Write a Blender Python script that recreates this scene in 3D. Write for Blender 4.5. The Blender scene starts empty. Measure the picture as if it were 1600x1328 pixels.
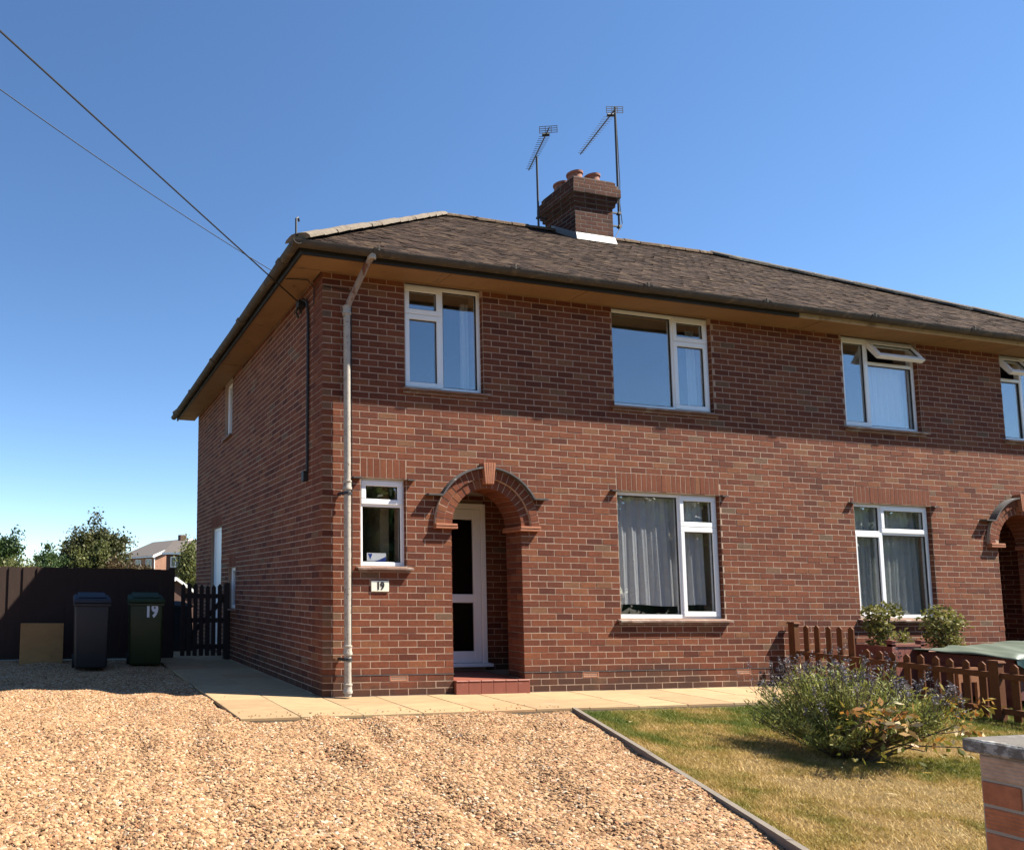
import bpy, math, random
import numpy as np
from mathutils import Vector, Matrix

random.seed(7)
rng = np.random.default_rng(7)
SC = bpy.context.scene
COL = SC.collection
R = math.radians

# ------------------------------------------------------------------ camera
cam = bpy.data.cameras.new("camera")
cam_o = bpy.data.objects.new("camera", cam)
COL.objects.link(cam_o)
cam.sensor_fit = 'HORIZONTAL'
cam.sensor_width = 36.0
cam.lens = 1123.699 * 36.0 / 1600.0
cam.shift_x = (800.0 - 360.03) / 1600.0
cam.shift_y = (818.3 - 664.0) / 1600.0
cam.clip_start = 0.05
cam.clip_end = 3000.0
cam_o.location = (-2.862, -7.4914, 1.1684)
cam_o.rotation_mode = 'XYZ'
cam_o.rotation_euler = (1.660253, -0.011729, -0.238563)
SC.camera = cam_o
CAM = Vector(cam_o.location)

# ------------------------------------------------------------------ world, sun, exposure
SUN_DIR = Vector((0.75, -0.334, 1.0)).normalized()
elev = math.asin(SUN_DIR.z)
azim = math.atan2(SUN_DIR.x, SUN_DIR.y)
W = bpy.data.worlds.new("World")
SC.world = W
W.use_nodes = True
wn = W.node_tree
wn.nodes.clear()
sky = wn.nodes.new('ShaderNodeTexSky')
sky.sky_type = 'NISHITA'
sky.sun_disc = False
sky.sun_elevation = elev
sky.sun_rotation = azim
sky.altitude = 1500.0
sky.air_density = 1.0
sky.dust_density = 0.0
sky.ozone_density = 2.5
bg = wn.nodes.new('ShaderNodeBackground')
bg.inputs['Strength'].default_value = 0.074
wo = wn.nodes.new('ShaderNodeOutputWorld')
hs = wn.nodes.new('ShaderNodeHueSaturation')   # the camera's vivid picture style, same all over the sky
hs.inputs['Saturation'].default_value = 1.12
wn.links.new(sky.outputs[0], hs.inputs['Color'])
wn.links.new(hs.outputs[0], bg.inputs[0])
wn.links.new(bg.outputs[0], wo.inputs[0])

sl = bpy.data.lights.new("sun", 'SUN')
sl.energy = 5.0
sl.angle = R(0.53)
sl.color = (1.0, 0.925, 0.80)
sun = bpy.data.objects.new("sun", sl)
COL.objects.link(sun)
sun.rotation_mode = 'QUATERNION'
sun.rotation_quaternion = SUN_DIR.to_track_quat('Z', 'Y')
sun.location = (20, -10, 30)

SC.view_settings.view_transform = 'Standard'
SC.view_settings.look = 'None'
SC.view_settings.gamma = 1.0
SC.view_settings.use_curve_mapping = False
SC.view_settings.exposure = 1.5
SC.render.engine = 'CYCLES'
SC.cycles.max_bounces = 8
SC.cycles.transparent_max_bounces = 12

U = 0.2286      # stretcher pitch
C = 0.0762      # course height


# ------------------------------------------------------------------ object helpers
def tag(o, label=None, cat=None, group=None, kind=None):
    if label: o['label'] = label
    if cat: o['category'] = cat
    if group: o['group'] = group
    if kind: o['kind'] = kind
    return o


def link(name, me, parent=None, loc=(0, 0, 0), rot=None):
    o = bpy.data.objects.new(name, me)
    COL.objects.link(o)
    o.location = loc
    if rot: o.rotation_euler = rot
    if parent: o.parent = parent
    return o


def thing(name, label, cat, loc=(0, 0, 0), rz=0, group=None):
    o = bpy.data.objects.new(name, None)
    o.empty_display_size = 0.2
    COL.objects.link(o)
    o.location = loc
    o.rotation_euler = (0, 0, rz)
    return tag(o, label, cat, group)


class MB:
    """collects primitives, then links them as one mesh"""

    def __init__(s):
        s.v, s.f, s.a = [], [], []
        s.t = 0.5

    def add(s, vs, fs):
        n = len(s.v)
        s.v += [tuple(p) for p in vs]
        s.a += [s.t] * len(vs)
        s.f += [tuple(i + n for i in f) for f in fs]
        return s

    def box(s, x0, x1, y0, y1, z0, z1):
        return s.add([(x0, y0, z0), (x1, y0, z0), (x1, y1, z0), (x0, y1, z0),
                      (x0, y0, z1), (x1, y0, z1), (x1, y1, z1), (x0, y1, z1)],
                     [(0, 3, 2, 1), (4, 5, 6, 7), (0, 1, 5, 4), (1, 2, 6, 5), (2, 3, 7, 6), (3, 0, 4, 7)])

    def hexa(s, p):
        return s.add(p, [(0, 3, 2, 1), (4, 5, 6, 7), (0, 1, 5, 4), (1, 2, 6, 5), (2, 3, 7, 6), (3, 0, 4, 7)])

    def bar(s, a, b, w, h, up=(0, 0, 1)):
        a, b = Vector(a), Vector(b)
        d = (b - a).normalized()
        side = d.cross(Vector(up))
        if side.length < 1e-5: side = d.cross(Vector((1, 0, 0)))
        side.normalize()
        u = side.cross(d).normalized()
        p = []
        for c in (a, b):
            p += [c - side * w / 2 - u * h / 2, c + side * w / 2 - u * h / 2,
                  c + side * w / 2 + u * h / 2, c - side * w / 2 + u * h / 2]
        return s.add(p, [(0, 3, 2, 1), (4, 5, 6, 7), (0, 1, 5, 4), (1, 2, 6, 5), (2, 3, 7, 6), (3, 0, 4, 7)])

    def tube(s, pts, r, n=8, caps=True):
        pts = [Vector(p) for p in pts]
        rs = r if isinstance(r, (list, tuple)) else [r] * len(pts)
        rings = []
        ref = None
        for i, p in enumerate(pts):
            d = (pts[min(i + 1, len(pts) - 1)] - pts[max(i - 1, 0)]).normalized()
            if ref is None:
                ref = Vector((1, 0, 0)) if abs(d.x) < 0.8 else Vector((0, 1, 0))
            x = (ref - d * ref.dot(d)).normalized()
            y = d.cross(x)
            ref = x
            rings.append([p + x * rs[i] * math.cos(2 * math.pi * k / n) + y * rs[i] * math.sin(2 * math.pi * k / n) for k in range(n)])
        vs = [q for rg in rings for q in rg]
        fs = []
        for i in range(len(rings) - 1):
            for k in range(n):
                fs.append((i * n + k, i * n + (k + 1) % n, (i + 1) * n + (k + 1) % n, (i + 1) * n + k))
        if caps:
            fs.append(tuple(range(n))[::-1])
            fs.append(tuple((len(rings) - 1) * n + k for k in range(n)))
        return s.add(vs, fs)

    def lathe(s, prof, n=16, c=(0, 0, 0)):
        vs, fs = [], []
        for r, z in prof:
            for k in range(n):
                a = 2 * math.pi * k / n
                vs.append((c[0] + r * math.cos(a), c[1] + r * math.sin(a), c[2] + z))
        for i in range(len(prof) - 1):
            for k in range(n):
                fs.append((i * n + k, i * n + (k + 1) % n, (i + 1) * n + (k + 1) % n, (i + 1) * n + k))
        return s.add(vs, fs)

    def prism(s, poly, d0, d1, mp):
        """poly of (u, v), swept from depth d0 to d1, mapped by mp(u, v, d)"""
        n = len(poly)
        vs = [mp(u, v, d0) for u, v in poly] + [mp(u, v, d1) for u, v in poly]
        fs = [tuple(range(n))[::-1], tuple(range(n, 2 * n))]
        for k in range(n):
            fs.append((k, (k + 1) % n, n + (k + 1) % n, n + k))
        return s.add(vs, fs)

    def build(s, name, m, parent=None, loc=(0, 0, 0), smooth=False, bevel=0.0, rot=None, segs=1):
        me = bpy.data.meshes.new(name)
        me.from_pydata(s.v, [], s.f)
        at = me.attributes.new('rnd', 'FLOAT', 'POINT')
        at.data.foreach_set('value', s.a)
        if bevel > 0:
            import bmesh
            bm = bmesh.new()
            bm.from_mesh(me)
            bmesh.ops.recalc_face_normals(bm, faces=bm.faces)
            eds = [e for e in bm.edges if len(e.link_faces) == 2 and e.calc_face_angle(0) > 0.5]
            bmesh.ops.bevel(bm, geom=eds, offset=bevel, segments=segs, affect='EDGES', profile=0.5)
            bm.to_mesh(me)
            bm.free()
        if smooth:
            me.polygons.foreach_set('use_smooth', [True] * len(me.polygons))
            try:
                me.set_sharp_from_angle(angle=R(40))
            except Exception:
                pass
        me.materials.append(m)
        return link(name, me, parent, loc, rot)


def np_mesh(name, V, F, m, rnd=None, parent=None, loc=(0, 0, 0)):
    V = np.asarray(V, np.float32).reshape(-1, 3)
    F = np.asarray(F, np.int32)
    k = F.shape[1]
    me = bpy.data.meshes.new(name)
    me.vertices.add(len(V))
    me.vertices.foreach_set('co', V.ravel())
    me.loops.add(F.size)
    me.loops.foreach_set('vertex_index', F.ravel())
    me.polygons.add(len(F))
    me.polygons.foreach_set('loop_start', np.arange(0, F.size, k, dtype=np.int32))
    me.polygons.foreach_set('loop_total', np.full(len(F), k, np.int32))
    if rnd is not None:
        at = me.attributes.new('rnd', 'FLOAT', 'POINT')
        at.data.foreach_set('value', np.asarray(rnd, np.float32).ravel())
    me.polygons.foreach_set('use_smooth', np.zeros(len(F), bool))
    me.update(calc_edges=True)
    me.validate()
    me.materials.append(m)
    return link(name, me, parent, loc)


def text_mesh(txt, size, extrude, name, m, parent, mat4, bold=0.0, sx=1.0):
    cu = bpy.data.curves.new('lettering', 'FONT')
    cu.body = txt
    cu.size = size
    cu.extrude = extrude
    cu.offset = bold
    cu.align_x = 'CENTER'
    cu.align_y = 'CENTER'
    tmp = bpy.data.objects.new('lettering', cu)
    COL.objects.link(tmp)
    dg = bpy.context.evaluated_depsgraph_get()
    me = bpy.data.meshes.new_from_object(tmp.evaluated_get(dg))
    bpy.data.objects.remove(tmp)
    bpy.data.curves.remove(cu)
    me.transform(Matrix.Diagonal((sx, 1, 1, 1)))
    me.transform(mat4)
    me.materials.clear()
    me.materials.append(m)
    return link(name, me, parent)


def holed_plate(outer, holes, ext):
    """2D outline with holes, extruded +-ext: returns a mesh in local x, y, z"""
    cu = bpy.data.curves.new('outline', 'CURVE')
    cu.dimensions = '2D'
    cu.fill_mode = 'BOTH'
    cu.extrude = ext
    for poly in [outer] + holes:
        sp = cu.splines.new('POLY')
        sp.points.add(len(poly) - 1)
        for p, (u, v) in zip(sp.points, poly):
            p.co = (u, v, 0, 1)
        sp.use_cyclic_u = True
    tmp = bpy.data.objects.new('outline', cu)
    COL.objects.link(tmp)
    dg = bpy.context.evaluated_depsgraph_get()
    me = bpy.data.meshes.new_from_object(tmp.evaluated_get(dg))
    bpy.data.objects.remove(tmp)
    bpy.data.curves.remove(cu)
    me.materials.clear()
    return me


# ------------------------------------------------------------------ materials
def new_mat(name):
    m = bpy.data.materials.new(name)
    m.use_nodes = True
    nt = m.node_tree
    nt.nodes.clear()
    out = nt.nodes.new('ShaderNodeOutputMaterial')
    b = nt.nodes.new('ShaderNodeBsdfPrincipled')
    nt.links.new(b.outputs[0], out.inputs[0])
    return m, nt, b


def nd(nt, t, **kw):
    n = nt.nodes.new(t)
    for k, v in kw.items():
        setattr(n, k, v)
    return n


def noise(nt, vec, scale, detail=4, rough=0.6, dist=0.0):
    n = nd(nt, 'ShaderNodeTexNoise')
    n.inputs['Scale'].default_value = scale
    n.inputs['Detail'].default_value = detail
    n.inputs['Roughness'].default_value = rough
    n.inputs['Distortion'].default_value = dist
    nt.links.new(vec, n.inputs['Vector'])
    return n.outputs['Fac']


def mth(nt, op, a, b=None, c=None):
    n = nd(nt, 'ShaderNodeMath', operation=op)
    for i, x in enumerate((a, b, c)):
        if x is None: continue
        if isinstance(x, (int, float)): n.inputs[i].default_value = x
        else: nt.links.new(x, n.inputs[i])
    return n.outputs[0]


def ramp(nt, fac, stops, mode='LINEAR'):
    n = nd(nt, 'ShaderNodeValToRGB')
    cr = n.color_ramp
    cr.interpolation = mode
    while len(cr.elements) < len(stops): cr.elements.new(0.5)
    for e, (p, c) in zip(cr.elements, stops):
        e.position = p
        e.color = (*c, 1) if len(c) == 3 else c
    nt.links.new(fac, n.inputs[0])
    return n.outputs[0]


def mixc(nt, fac, a, b, mode='MIX'):
    n = nd(nt, 'ShaderNodeMix', data_type='RGBA', blend_type=mode)
    for i, x in ((0, fac), (6, a), (7, b)):
        if isinstance(x, (int, float)): n.inputs[i].default_value = x
        elif isinstance(x, tuple): n.inputs[i].default_value = (*x, 1)
        else: nt.links.new(x, n.inputs[i])
    return n.outputs[2]


def smooth(nt, x, lo, hi):
    n = nd(nt, 'ShaderNodeMapRange')
    n.interpolation_type = 'SMOOTHSTEP'
    n.inputs[1].default_value = lo
    n.inputs[2].default_value = hi
    nt.links.new(x, n.inputs[0])
    return n.outputs[0]


def set_bump(nt, b, h, strength=0.4, dist=0.01):
    n = nd(nt, 'ShaderNodeBump')
    n.inputs['Strength'].default_value = strength
    n.inputs['Distance'].default_value = dist
    nt.links.new(h, n.inputs['Height'])
    nt.links.new(n.outputs[0], b.inputs['Normal'])


def position(nt):
    return nd(nt, 'ShaderNodeNewGeometry').outputs['Position']


def rnd_socket(nt, src):
    if src == 'geo':
        return nd(nt, 'ShaderNodeAttribute', attribute_type='GEOMETRY', attribute_name='rnd').outputs['Fac']
    if src == 'obj':
        return nd(nt, 'ShaderNodeAttribute', attribute_type='OBJECT', attribute_name='rnd').outputs['Fac']
    return nd(nt, 'ShaderNodeObjectInfo').outputs['Random']


def mat(name, col, rough=0.7, var=0.25, scale=6.0, bump=0.0, bscale=80.0, cols=None, src=None, metal=0.0, spec=0.5, spots=None, bdist=0.005, stretch=None):
    m, nt, b = new_mat(name)
    pos = position(nt)
    if stretch:
        mp = nd(nt, 'ShaderNodeMapping')
        mp.inputs['Scale'].default_value = stretch
        nt.links.new(pos, mp.inputs['Vector'])
        pos = mp.outputs[0]
    if cols:
        f = rnd_socket(nt, src) if src else noise(nt, pos, scale, 3)
        base = ramp(nt, f, cols)
    else:
        base = None
    n1 = noise(nt, pos, scale, 5)
    k = mth(nt, 'MULTIPLY_ADD', n1, 2 * var, 1 - var)
    g = nd(nt, 'ShaderNodeCombineColor')
    for i in range(3): nt.links.new(k, g.inputs[i])
    c = mixc(nt, 1.0, base if base is not None else tuple(col), g.outputs[0], 'MULTIPLY')
    if spots:
        sc, lo, hi, sc_col = spots
        f = smooth(nt, noise(nt, pos, sc, 4, 0.65), lo, hi)
        c = mixc(nt, f, c, sc_col)
    nt.links.new(c, b.inputs['Base Color'])
    b.inputs['Roughness'].default_value = rough
    b.inputs['Metallic'].default_value = metal
    b.inputs['Specular IOR Level'].default_value = spec
    if bump > 0:
        set_bump(nt, b, noise(nt, pos, bscale, 4), bump, bdist)
    return m


def brick_mat(name, src, palette, stain=True, comb=0.5):
    m, nt, b = new_mat(name)
    pos = position(nt)
    r = rnd_socket(nt, src)
    base = ramp(nt, r, palette)
    k = mth(nt, 'MULTIPLY_ADD', noise(nt, pos, 26, 6, 0.7), 1.1, 0.46)
    k2 = mth(nt, 'MULTIPLY_ADD', noise(nt, pos, 1.3, 3), 0.5, 0.76)
    k = mth(nt, 'MULTIPLY', k, k2)
    mp = nd(nt, 'ShaderNodeMapping')
    mp.inputs['Scale'].default_value = (2.4, 2.4, 0.22)
    nt.links.new(pos, mp.inputs['Vector'])
    k = mth(nt, 'MULTIPLY', k, mth(nt, 'MULTIPLY_ADD', noise(nt, mp.outputs[0], 1.6, 5, 0.6), 0.36, 0.82))
    g = nd(nt, 'ShaderNodeCombineColor')
    for i in range(3): nt.links.new(k, g.inputs[i])
    c = mixc(nt, 1.0, base, g.outputs[0], 'MULTIPLY')
    # pale smears of old mortar
    f = smooth(nt, noise(nt, pos, 9, 6, 0.75), 0.63, 0.78)
    c = mixc(nt, mth(nt, 'MULTIPLY', f, 0.3), c, (0.36, 0.24, 0.17))
    sp = nd(nt, 'ShaderNodeSeparateXYZ')
    nt.links.new(pos, sp.inputs[0])
    if stain:   # damp dirt along the foot of the wall
        zz = mth(nt, 'MULTIPLY_ADD', noise(nt, pos, 1.6, 4), 0.9, sp.outputs[2])
        f = mth(nt, 'SUBTRACT', 1.0, smooth(nt, zz, 0.46, 0.82))
        c = mixc(nt, mth(nt, 'MULTIPLY', f, 0.75), c, (0.040, 0.026, 0.02))
    nt.links.new(c, b.inputs['Base Color'])
    b.inputs['Roughness'].default_value = 0.9
    b.inputs['Specular IOR Level'].default_value = 0.2
    # drag wires: fine horizontal combing, different on every brick
    ph = mth(nt, 'MULTIPLY_ADD', sp.outputs[2], 520.0, mth(nt, 'MULTIPLY', r, 40.0))
    ph = mth(nt, 'ADD', ph, mth(nt, 'MULTIPLY', noise(nt, pos, 14, 3), 5.0))
    wv = mth(nt, 'MULTIPLY', mth(nt, 'SINE', ph), mth(nt, 'MULTIPLY', smooth(nt, mth(nt, 'FRACT', mth(nt, 'MULTIPLY', r, 37.0)), 0.2, 0.8), comb))
    set_bump(nt, b, mth(nt, 'ADD', wv, mth(nt, 'MULTIPLY', noise(nt, pos, 120, 4), 1.6)), 0.55, 0.003)
    return m


PAL = [(0.0, (0.080, 0.024, 0.015)), (0.12, (0.112, 0.035, 0.020)), (0.45, (0.138, 0.043, 0.0225)),
       (0.8, (0.156, 0.050, 0.025)), (0.935, (0.182, 0.067, 0.031)), (0.98, (0.160, 0.078, 0.042)), (1.0, (0.120, 0.076, 0.050))]
M = {}
M['brick'] = brick_mat('brick_face', 'geo', PAL)
M['brick_o'] = brick_mat('brick_face_single', 'obj', PAL)
PALC = [(p, (c[0] * 0.48, c[1] * 0.48, c[2] * 0.5)) for p, c in PAL]
M['brick_sooty'] = brick_mat('brick_sooty', 'geo', PALC, stain=False)
M['brick_sooty_o'] = brick_mat('brick_sooty_single', 'obj', PALC, stain=False)
PALP = [(0.0, (0.19, 0.075, 0.05)), (0.3, (0.28, 0.10, 0.055)), (0.55, (0.40, 0.15, 0.07)), (0.75, (0.34, 0.21, 0.14)), (1.0, (0.42, 0.30, 0.22))]
M['brick_pier'] = brick_mat('brick_pier', 'obj', PALP, stain=False, comb=0.9)
M['mortar'] = mat('mortar', (0.35, 0.245, 0.18), 0.95, 0.25, 5, 0.6, 150, spots=(2.2, 0.6, 0.75, (0.2, 0.15, 0.12)))
M['mortar_grey'] = mat('mortar_grey', (0.144, 0.126, 0.108), 0.95, 0.3, 8, 0.8, 120)
M['mortar_pier'] = mat('mortar_pier', (0.30, 0.26, 0.21), 0.95, 0.3, 8, 0.8, 120)
M['terracotta'] = mat('terracotta', (0.336, 0.128, 0.064), 0.8, 0.3, 12, 0.4, 90)
M['slate'] = mat('slate', (0.06, 0.055, 0.055), 0.8, 0.4, 9, 0.4, 60, spots=(14, 0.6, 0.7, (0.3, 0.27, 0.24)))
M['red_tile'] = mat('quarry_tile', (0.2025, 0.05625, 0.03375), 0.6, 0.25, 7, 0.2, 60, spots=(5, 0.62, 0.8, (0.27, 0.12, 0.0825)))
M['sill'] = mat('sill_tile', (0.204, 0.12, 0.09), 0.8, 0.4, 8, 0.4, 60, spots=(4, 0.52, 0.7, (0.3, 0.258, 0.216)))
M['upvc'] = mat('upvc', (0.78, 0.79, 0.80), 0.35, 0.03, 3)
M['gasket'] = mat('gasket', (0.02, 0.02, 0.02), 0.6, 0.1)
M['soffit'] = mat('soffit_paint', (0.25, 0.145, 0.07), 0.75, 0.3, 2.6, 0.2, 40, spots=(7, 0.58, 0.8, (0.12, 0.075, 0.045)))
M['fascia'] = mat('fascia_black', (0.016, 0.015, 0.014), 0.6, 0.4, 6)
M['fascia_cream'] = mat('fascia_cream', (0.42, 0.34, 0.24), 0.7, 0.35, 5, spots=(3, 0.55, 0.7, (0.2, 0.14, 0.08)))
M['gutter'] = mat('gutter_iron', (0.05642, 0.04557, 0.03472), 0.85, 0.5, 7, 0.6, 40, spots=(5, 0.52, 0.68, (0.1172, 0.09114, 0.06076)))
M['pipe'] = mat('pipe_paint', (0.344, 0.312, 0.264), 0.75, 0.3, 9, 0.5, 70, spots=(30, 0.56, 0.68, (0.136, 0.104, 0.08)))
M['pipe_rust'] = mat('pipe_rust', (0.24, 0.192, 0.16), 0.8, 0.3, 8, 0.5, 70, spots=(9, 0.5, 0.6, (0.12, 0.04, 0.02)), stretch=(1, 1, 0.25))
M['ridge'] = mat('ridge_tile', (0.105, 0.07, 0.045), 0.95, 0.4, 8, 0.8, 35, spots=(7, 0.55, 0.68, (0.19, 0.15, 0.09)), bdist=0.02, spec=0.15)
M['lead'] = mat('lead', (0.1519, 0.1519, 0.1575), 0.5, 0.25, 10, 0.3, 30)
M['flaunch'] = mat('flaunching', (0.1, 0.09, 0.075), 0.95, 0.4, 8, 0.6, 50)
M['pot'] = mat('pot_clay', (0.24, 0.084, 0.0496), 0.8, 0.35, 8, 0.3, 40, spots=(7, 0.55, 0.7, (0.04, 0.028, 0.024)))
M['metal_dark'] = mat('metal_dark', (0.025, 0.025, 0.028), 0.6, 0.3, 9)
M['alu'] = mat('aluminium', (0.10, 0.10, 0.105), 0.5, 0.2, 9, metal=0.3)
M['cable'] = mat('cable_black', (0.012, 0.012, 0.012), 0.6, 0.1)
TP = [(0.0, (0.014, 0.007, 0.0045)), (0.3, (0.023, 0.0125, 0.008)), (0.6, (0.032, 0.018, 0.0115)), (0.85, (0.044, 0.026, 0.016)), (1.0, (0.066, 0.043, 0.026))]
M['tile'] = mat('roof_tile', (0, 0, 0), 0.95, 0.5, 14, 0.9, 55, cols=TP, src='geo', spots=(34, 0.665, 0.72, (0.17, 0.135, 0.09)), bdist=0.012, spec=0.12)
M['tile_o'] = mat('roof_tile_single', (0, 0, 0), 0.95, 0.5, 14, 0.9, 55, cols=TP, src='obj', spots=(34, 0.665, 0.72, (0.17, 0.135, 0.09)), bdist=0.012, spec=0.12)
M['underlay'] = mat('roof_underlay', (0.03, 0.022, 0.018), 0.95, 0.3)
M['hip_cement'] = mat('hip_cement', (0.153, 0.1224, 0.08984), 0.95, 0.4, 9, 0.9, 35, spots=(5, 0.55, 0.7, (0.09563, 0.06502, 0.04208)), bdist=0.02)
M['hip_grey'] = mat('hip_grey', (0.095, 0.0775, 0.06), 0.95, 0.4, 8, 0.8, 35, spots=(6, 0.55, 0.7, (0.18, 0.155, 0.1)), bdist=0.02)
M['interior'] = mat('interior_plaster', (0.22, 0.20, 0.18), 0.9, 0.06, 2)
M['interior_dark'] = mat('interior_dark', (0.13, 0.115, 0.10), 0.9, 0.1, 2)
M['beige'] = mat('beige_wall', (0.3, 0.252, 0.156), 0.9, 0.06, 2)
M['plate'] = mat('plate_enamel', (0.72, 0.72, 0.60), 0.3, 0.05, 20)
M['black'] = mat('black_print', (0.01, 0.01, 0.01), 0.5, 0.05)
M['white_print'] = mat('white_print', (0.72, 0.73, 0.76), 0.5, 0.05)
M['blue_print'] = mat('blue_print', (0.03, 0.06, 0.3), 0.4, 0.05)
SS = [(0.0, (0.27, 0.175, 0.088)), (0.35, (0.30, 0.205, 0.105)), (0.7, (0.335, 0.235, 0.122)), (1.0, (0.32, 0.185, 0.09))]
M['sandstone'] = mat('sandstone', (0, 0, 0), 0.85, 0.34, 4.0, 0.35, 25, cols=SS, src='obj', spots=(1.7, 0.55, 0.72, (0.31, 0.205, 0.12)), stretch=(1, 2.6, 1))
M['joint'] = mat('path_joint', (0.15, 0.11, 0.07), 0.95, 0.3, 8)
M['slab_lean'] = mat('leaning_sandstone', (0.31, 0.155, 0.05), 0.85, 0.25, 4, 0.4, 25, spots=(2.5, 0.55, 0.75, (0.2, 0.10, 0.03)), stretch=(1, 1, 2.2))
GP = [(0.0, (0.11, 0.062, 0.033)), (0.14, (0.20, 0.108, 0.05)), (0.34, (0.255, 0.145, 0.07)), (0.58, (0.35, 0.21, 0.105)), (0.76, (0.40, 0.265, 0.145)), (0.86, (0.29, 0.125, 0.06)), (0.95, (0.40, 0.30, 0.20)), (1.0, (0.42, 0.35, 0.26))]
M['stone'] = mat('gravel_stone', (0, 0, 0), 0.85, 0.3, 30, 0.3, 90, cols=GP, src='rand', spec=0.3)
M['gravel_bed'] = mat('gravel_bed', (0.15, 0.09, 0.0475), 0.95, 0.5, 40, 1.0, 60, bdist=0.02)
M['lawn_base'] = mat('lawn_base', (0.135, 0.092, 0.04), 0.95, 0.45, 7, 0.6, 60, spots=(1.4, 0.5, 0.68, (0.09, 0.088, 0.026)), spec=0.1)
M['soil'] = mat('ground_soil', (0.088, 0.0715, 0.0385), 0.95, 0.4, 1.5, 0.6, 30, spots=(0.6, 0.45, 0.65, (0.0605, 0.066, 0.02475)))
M['edging'] = mat('edging_timber', (0.15, 0.125, 0.1), 0.9, 0.3, 10, 0.5, 60)
M['fence_dark'] = mat('fence_brown', (0.03035, 0.01536, 0.01), 0.9, 0.35, 5, 0.6, 40, stretch=(6, 6, 1))
M['gate'] = mat('gate_brown', (0.021, 0.012, 0.009), 0.85, 0.3, 8, 0.4, 50, stretch=(6, 6, 1))
M['picket'] = mat('picket_stain', (0.115, 0.040, 0.014), 0.75, 0.4, 7, 0.4, 60, spots=(7, 0.58, 0.72, (0.10, 0.07, 0.02)), stretch=(5, 5, 1), spec=0.25)
M['planter'] = mat('planter_stain', (0.182, 0.0525, 0.035), 0.7, 0.3, 6, 0.4, 50, stretch=(5, 5, 1))
M['plank'] = mat('plank_pink', (0.2025, 0.09, 0.0675), 0.7, 0.2, 9, 0.3, 50, stretch=(1, 5, 5))
M['timber_red'] = mat('timber_red', (0.096, 0.0256, 0.0208), 0.75, 0.3, 6, 0.4, 50)
M['timber_tan'] = mat('timber_tan', (0.231, 0.091, 0.035), 0.7, 0.3, 7, 0.3, 50, stretch=(1, 5, 5))
M['tarp'] = mat('green_cover', (0.08959, 0.1159, 0.08959), 0.5, 0.18, 5, 0.3, 30)
M['tarp_dark'] = mat('green_cover_hem', (0.015, 0.055, 0.06), 0.5, 0.2, 6)
M['cap_stone'] = mat('cap_concrete', (0.1125, 0.099, 0.0855), 0.95, 0.45, 12, 0.9, 70, spots=(14, 0.56, 0.66, (0.279, 0.27, 0.2475)))
M['bin_grey'] = mat('bin_grey', (0.02072, 0.01906, 0.01906), 0.5, 0.12, 5, 0.1, 200)
M['bin_lid_blue'] = mat('bin_lid_blue', (0.038, 0.040, 0.050), 0.75, 0.1, 5, spec=0.15)
M['bin_green'] = mat('bin_green', (0.02009, 0.03156, 0.006885), 0.45, 0.15, 5, 0.1, 200)
M['bin_lid_green'] = mat('bin_lid_green', (0.028, 0.0455, 0.0245), 0.75, 0.15, 5, spec=0.15)
M['rubber'] = mat('rubber', (0.015, 0.015, 0.015), 0.8, 0.2)


def glass_mat(name, f0, tint=(0.86, 0.9, 0.9)):
    m = bpy.data.materials.new(name)
    m.use_nodes = True
    nt = m.node_tree
    nt.nodes.clear()
    out = nd(nt, 'ShaderNodeOutputMaterial')
    tr = nd(nt, 'ShaderNodeBsdfTransparent')
    tr.inputs[0].default_value = (*tint, 1)
    gl = nd(nt, 'ShaderNodeBsdfGlossy')
    gl.inputs['Roughness'].default_value = 0.0
    gl.inputs[0].default_value = (0.97, 0.98, 1.0, 1)
    lw = nd(nt, 'ShaderNodeLayerWeight')
    lw.inputs['Blend'].default_value = 0.5
    fac = mth(nt, 'MULTIPLY_ADD', mth(nt, 'POWER', lw.outputs['Facing'], 5.0), 1 - f0, f0)
    # the slight waviness of sealed units
    bn = nd(nt, 'ShaderNodeBump')
    bn.inputs['Strength'].default_value = 0.05
    bn.inputs['Distance'].default_value = 0.02
    nt.links.new(noise(nt, position(nt), 2.2, 1), bn.inputs['Height'])
    nt.links.new(bn.outputs[0], gl.inputs['Normal'])
    mx = nd(nt, 'ShaderNodeMixShader')
    nt.links.new(fac, mx.inputs[0])
    nt.links.new(tr.outputs[0], mx.inputs[1])
    nt.links.new(gl.outputs[0], mx.inputs[2])
    nt.links.new(mx.outputs[0], out.inputs[0])
    return m


M['glass'] = glass_mat('window_glass', 0.135, (0.975, 0.985, 0.985))
M['glass_dark'] = glass_mat('door_glass', 0.05, (0.35, 0.36, 0.36))


def net_mat(name, col, alpha):
    m = bpy.data.materials.new(name)
    m.use_nodes = True
    nt = m.node_tree
    nt.nodes.clear()
    out = nd(nt, 'ShaderNodeOutputMaterial')
    d = nd(nt, 'ShaderNodeBsdfDiffuse'); d.inputs[0].default_value = (*col, 1)
    t = nd(nt, 'ShaderNodeBsdfTranslucent'); t.inputs[0].default_value = (*col, 1)
    tr = nd(nt, 'ShaderNodeBsdfTransparent')
    m1 = nd(nt, 'ShaderNodeMixShader'); m1.inputs[0].default_value = 0.35
    m2 = nd(nt, 'ShaderNodeMixShader'); m2.inputs[0].default_value = alpha
    nt.links.new(d.outputs[0], m1.inputs[1]); nt.links.new(t.outputs[0], m1.inputs[2])
    nt.links.new(tr.outputs[0], m2.inputs[1]); nt.links.new(m1.outputs[0], m2.inputs[2])
    nt.links.new(m2.outputs[0], out.inputs[0])
    return m


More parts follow.
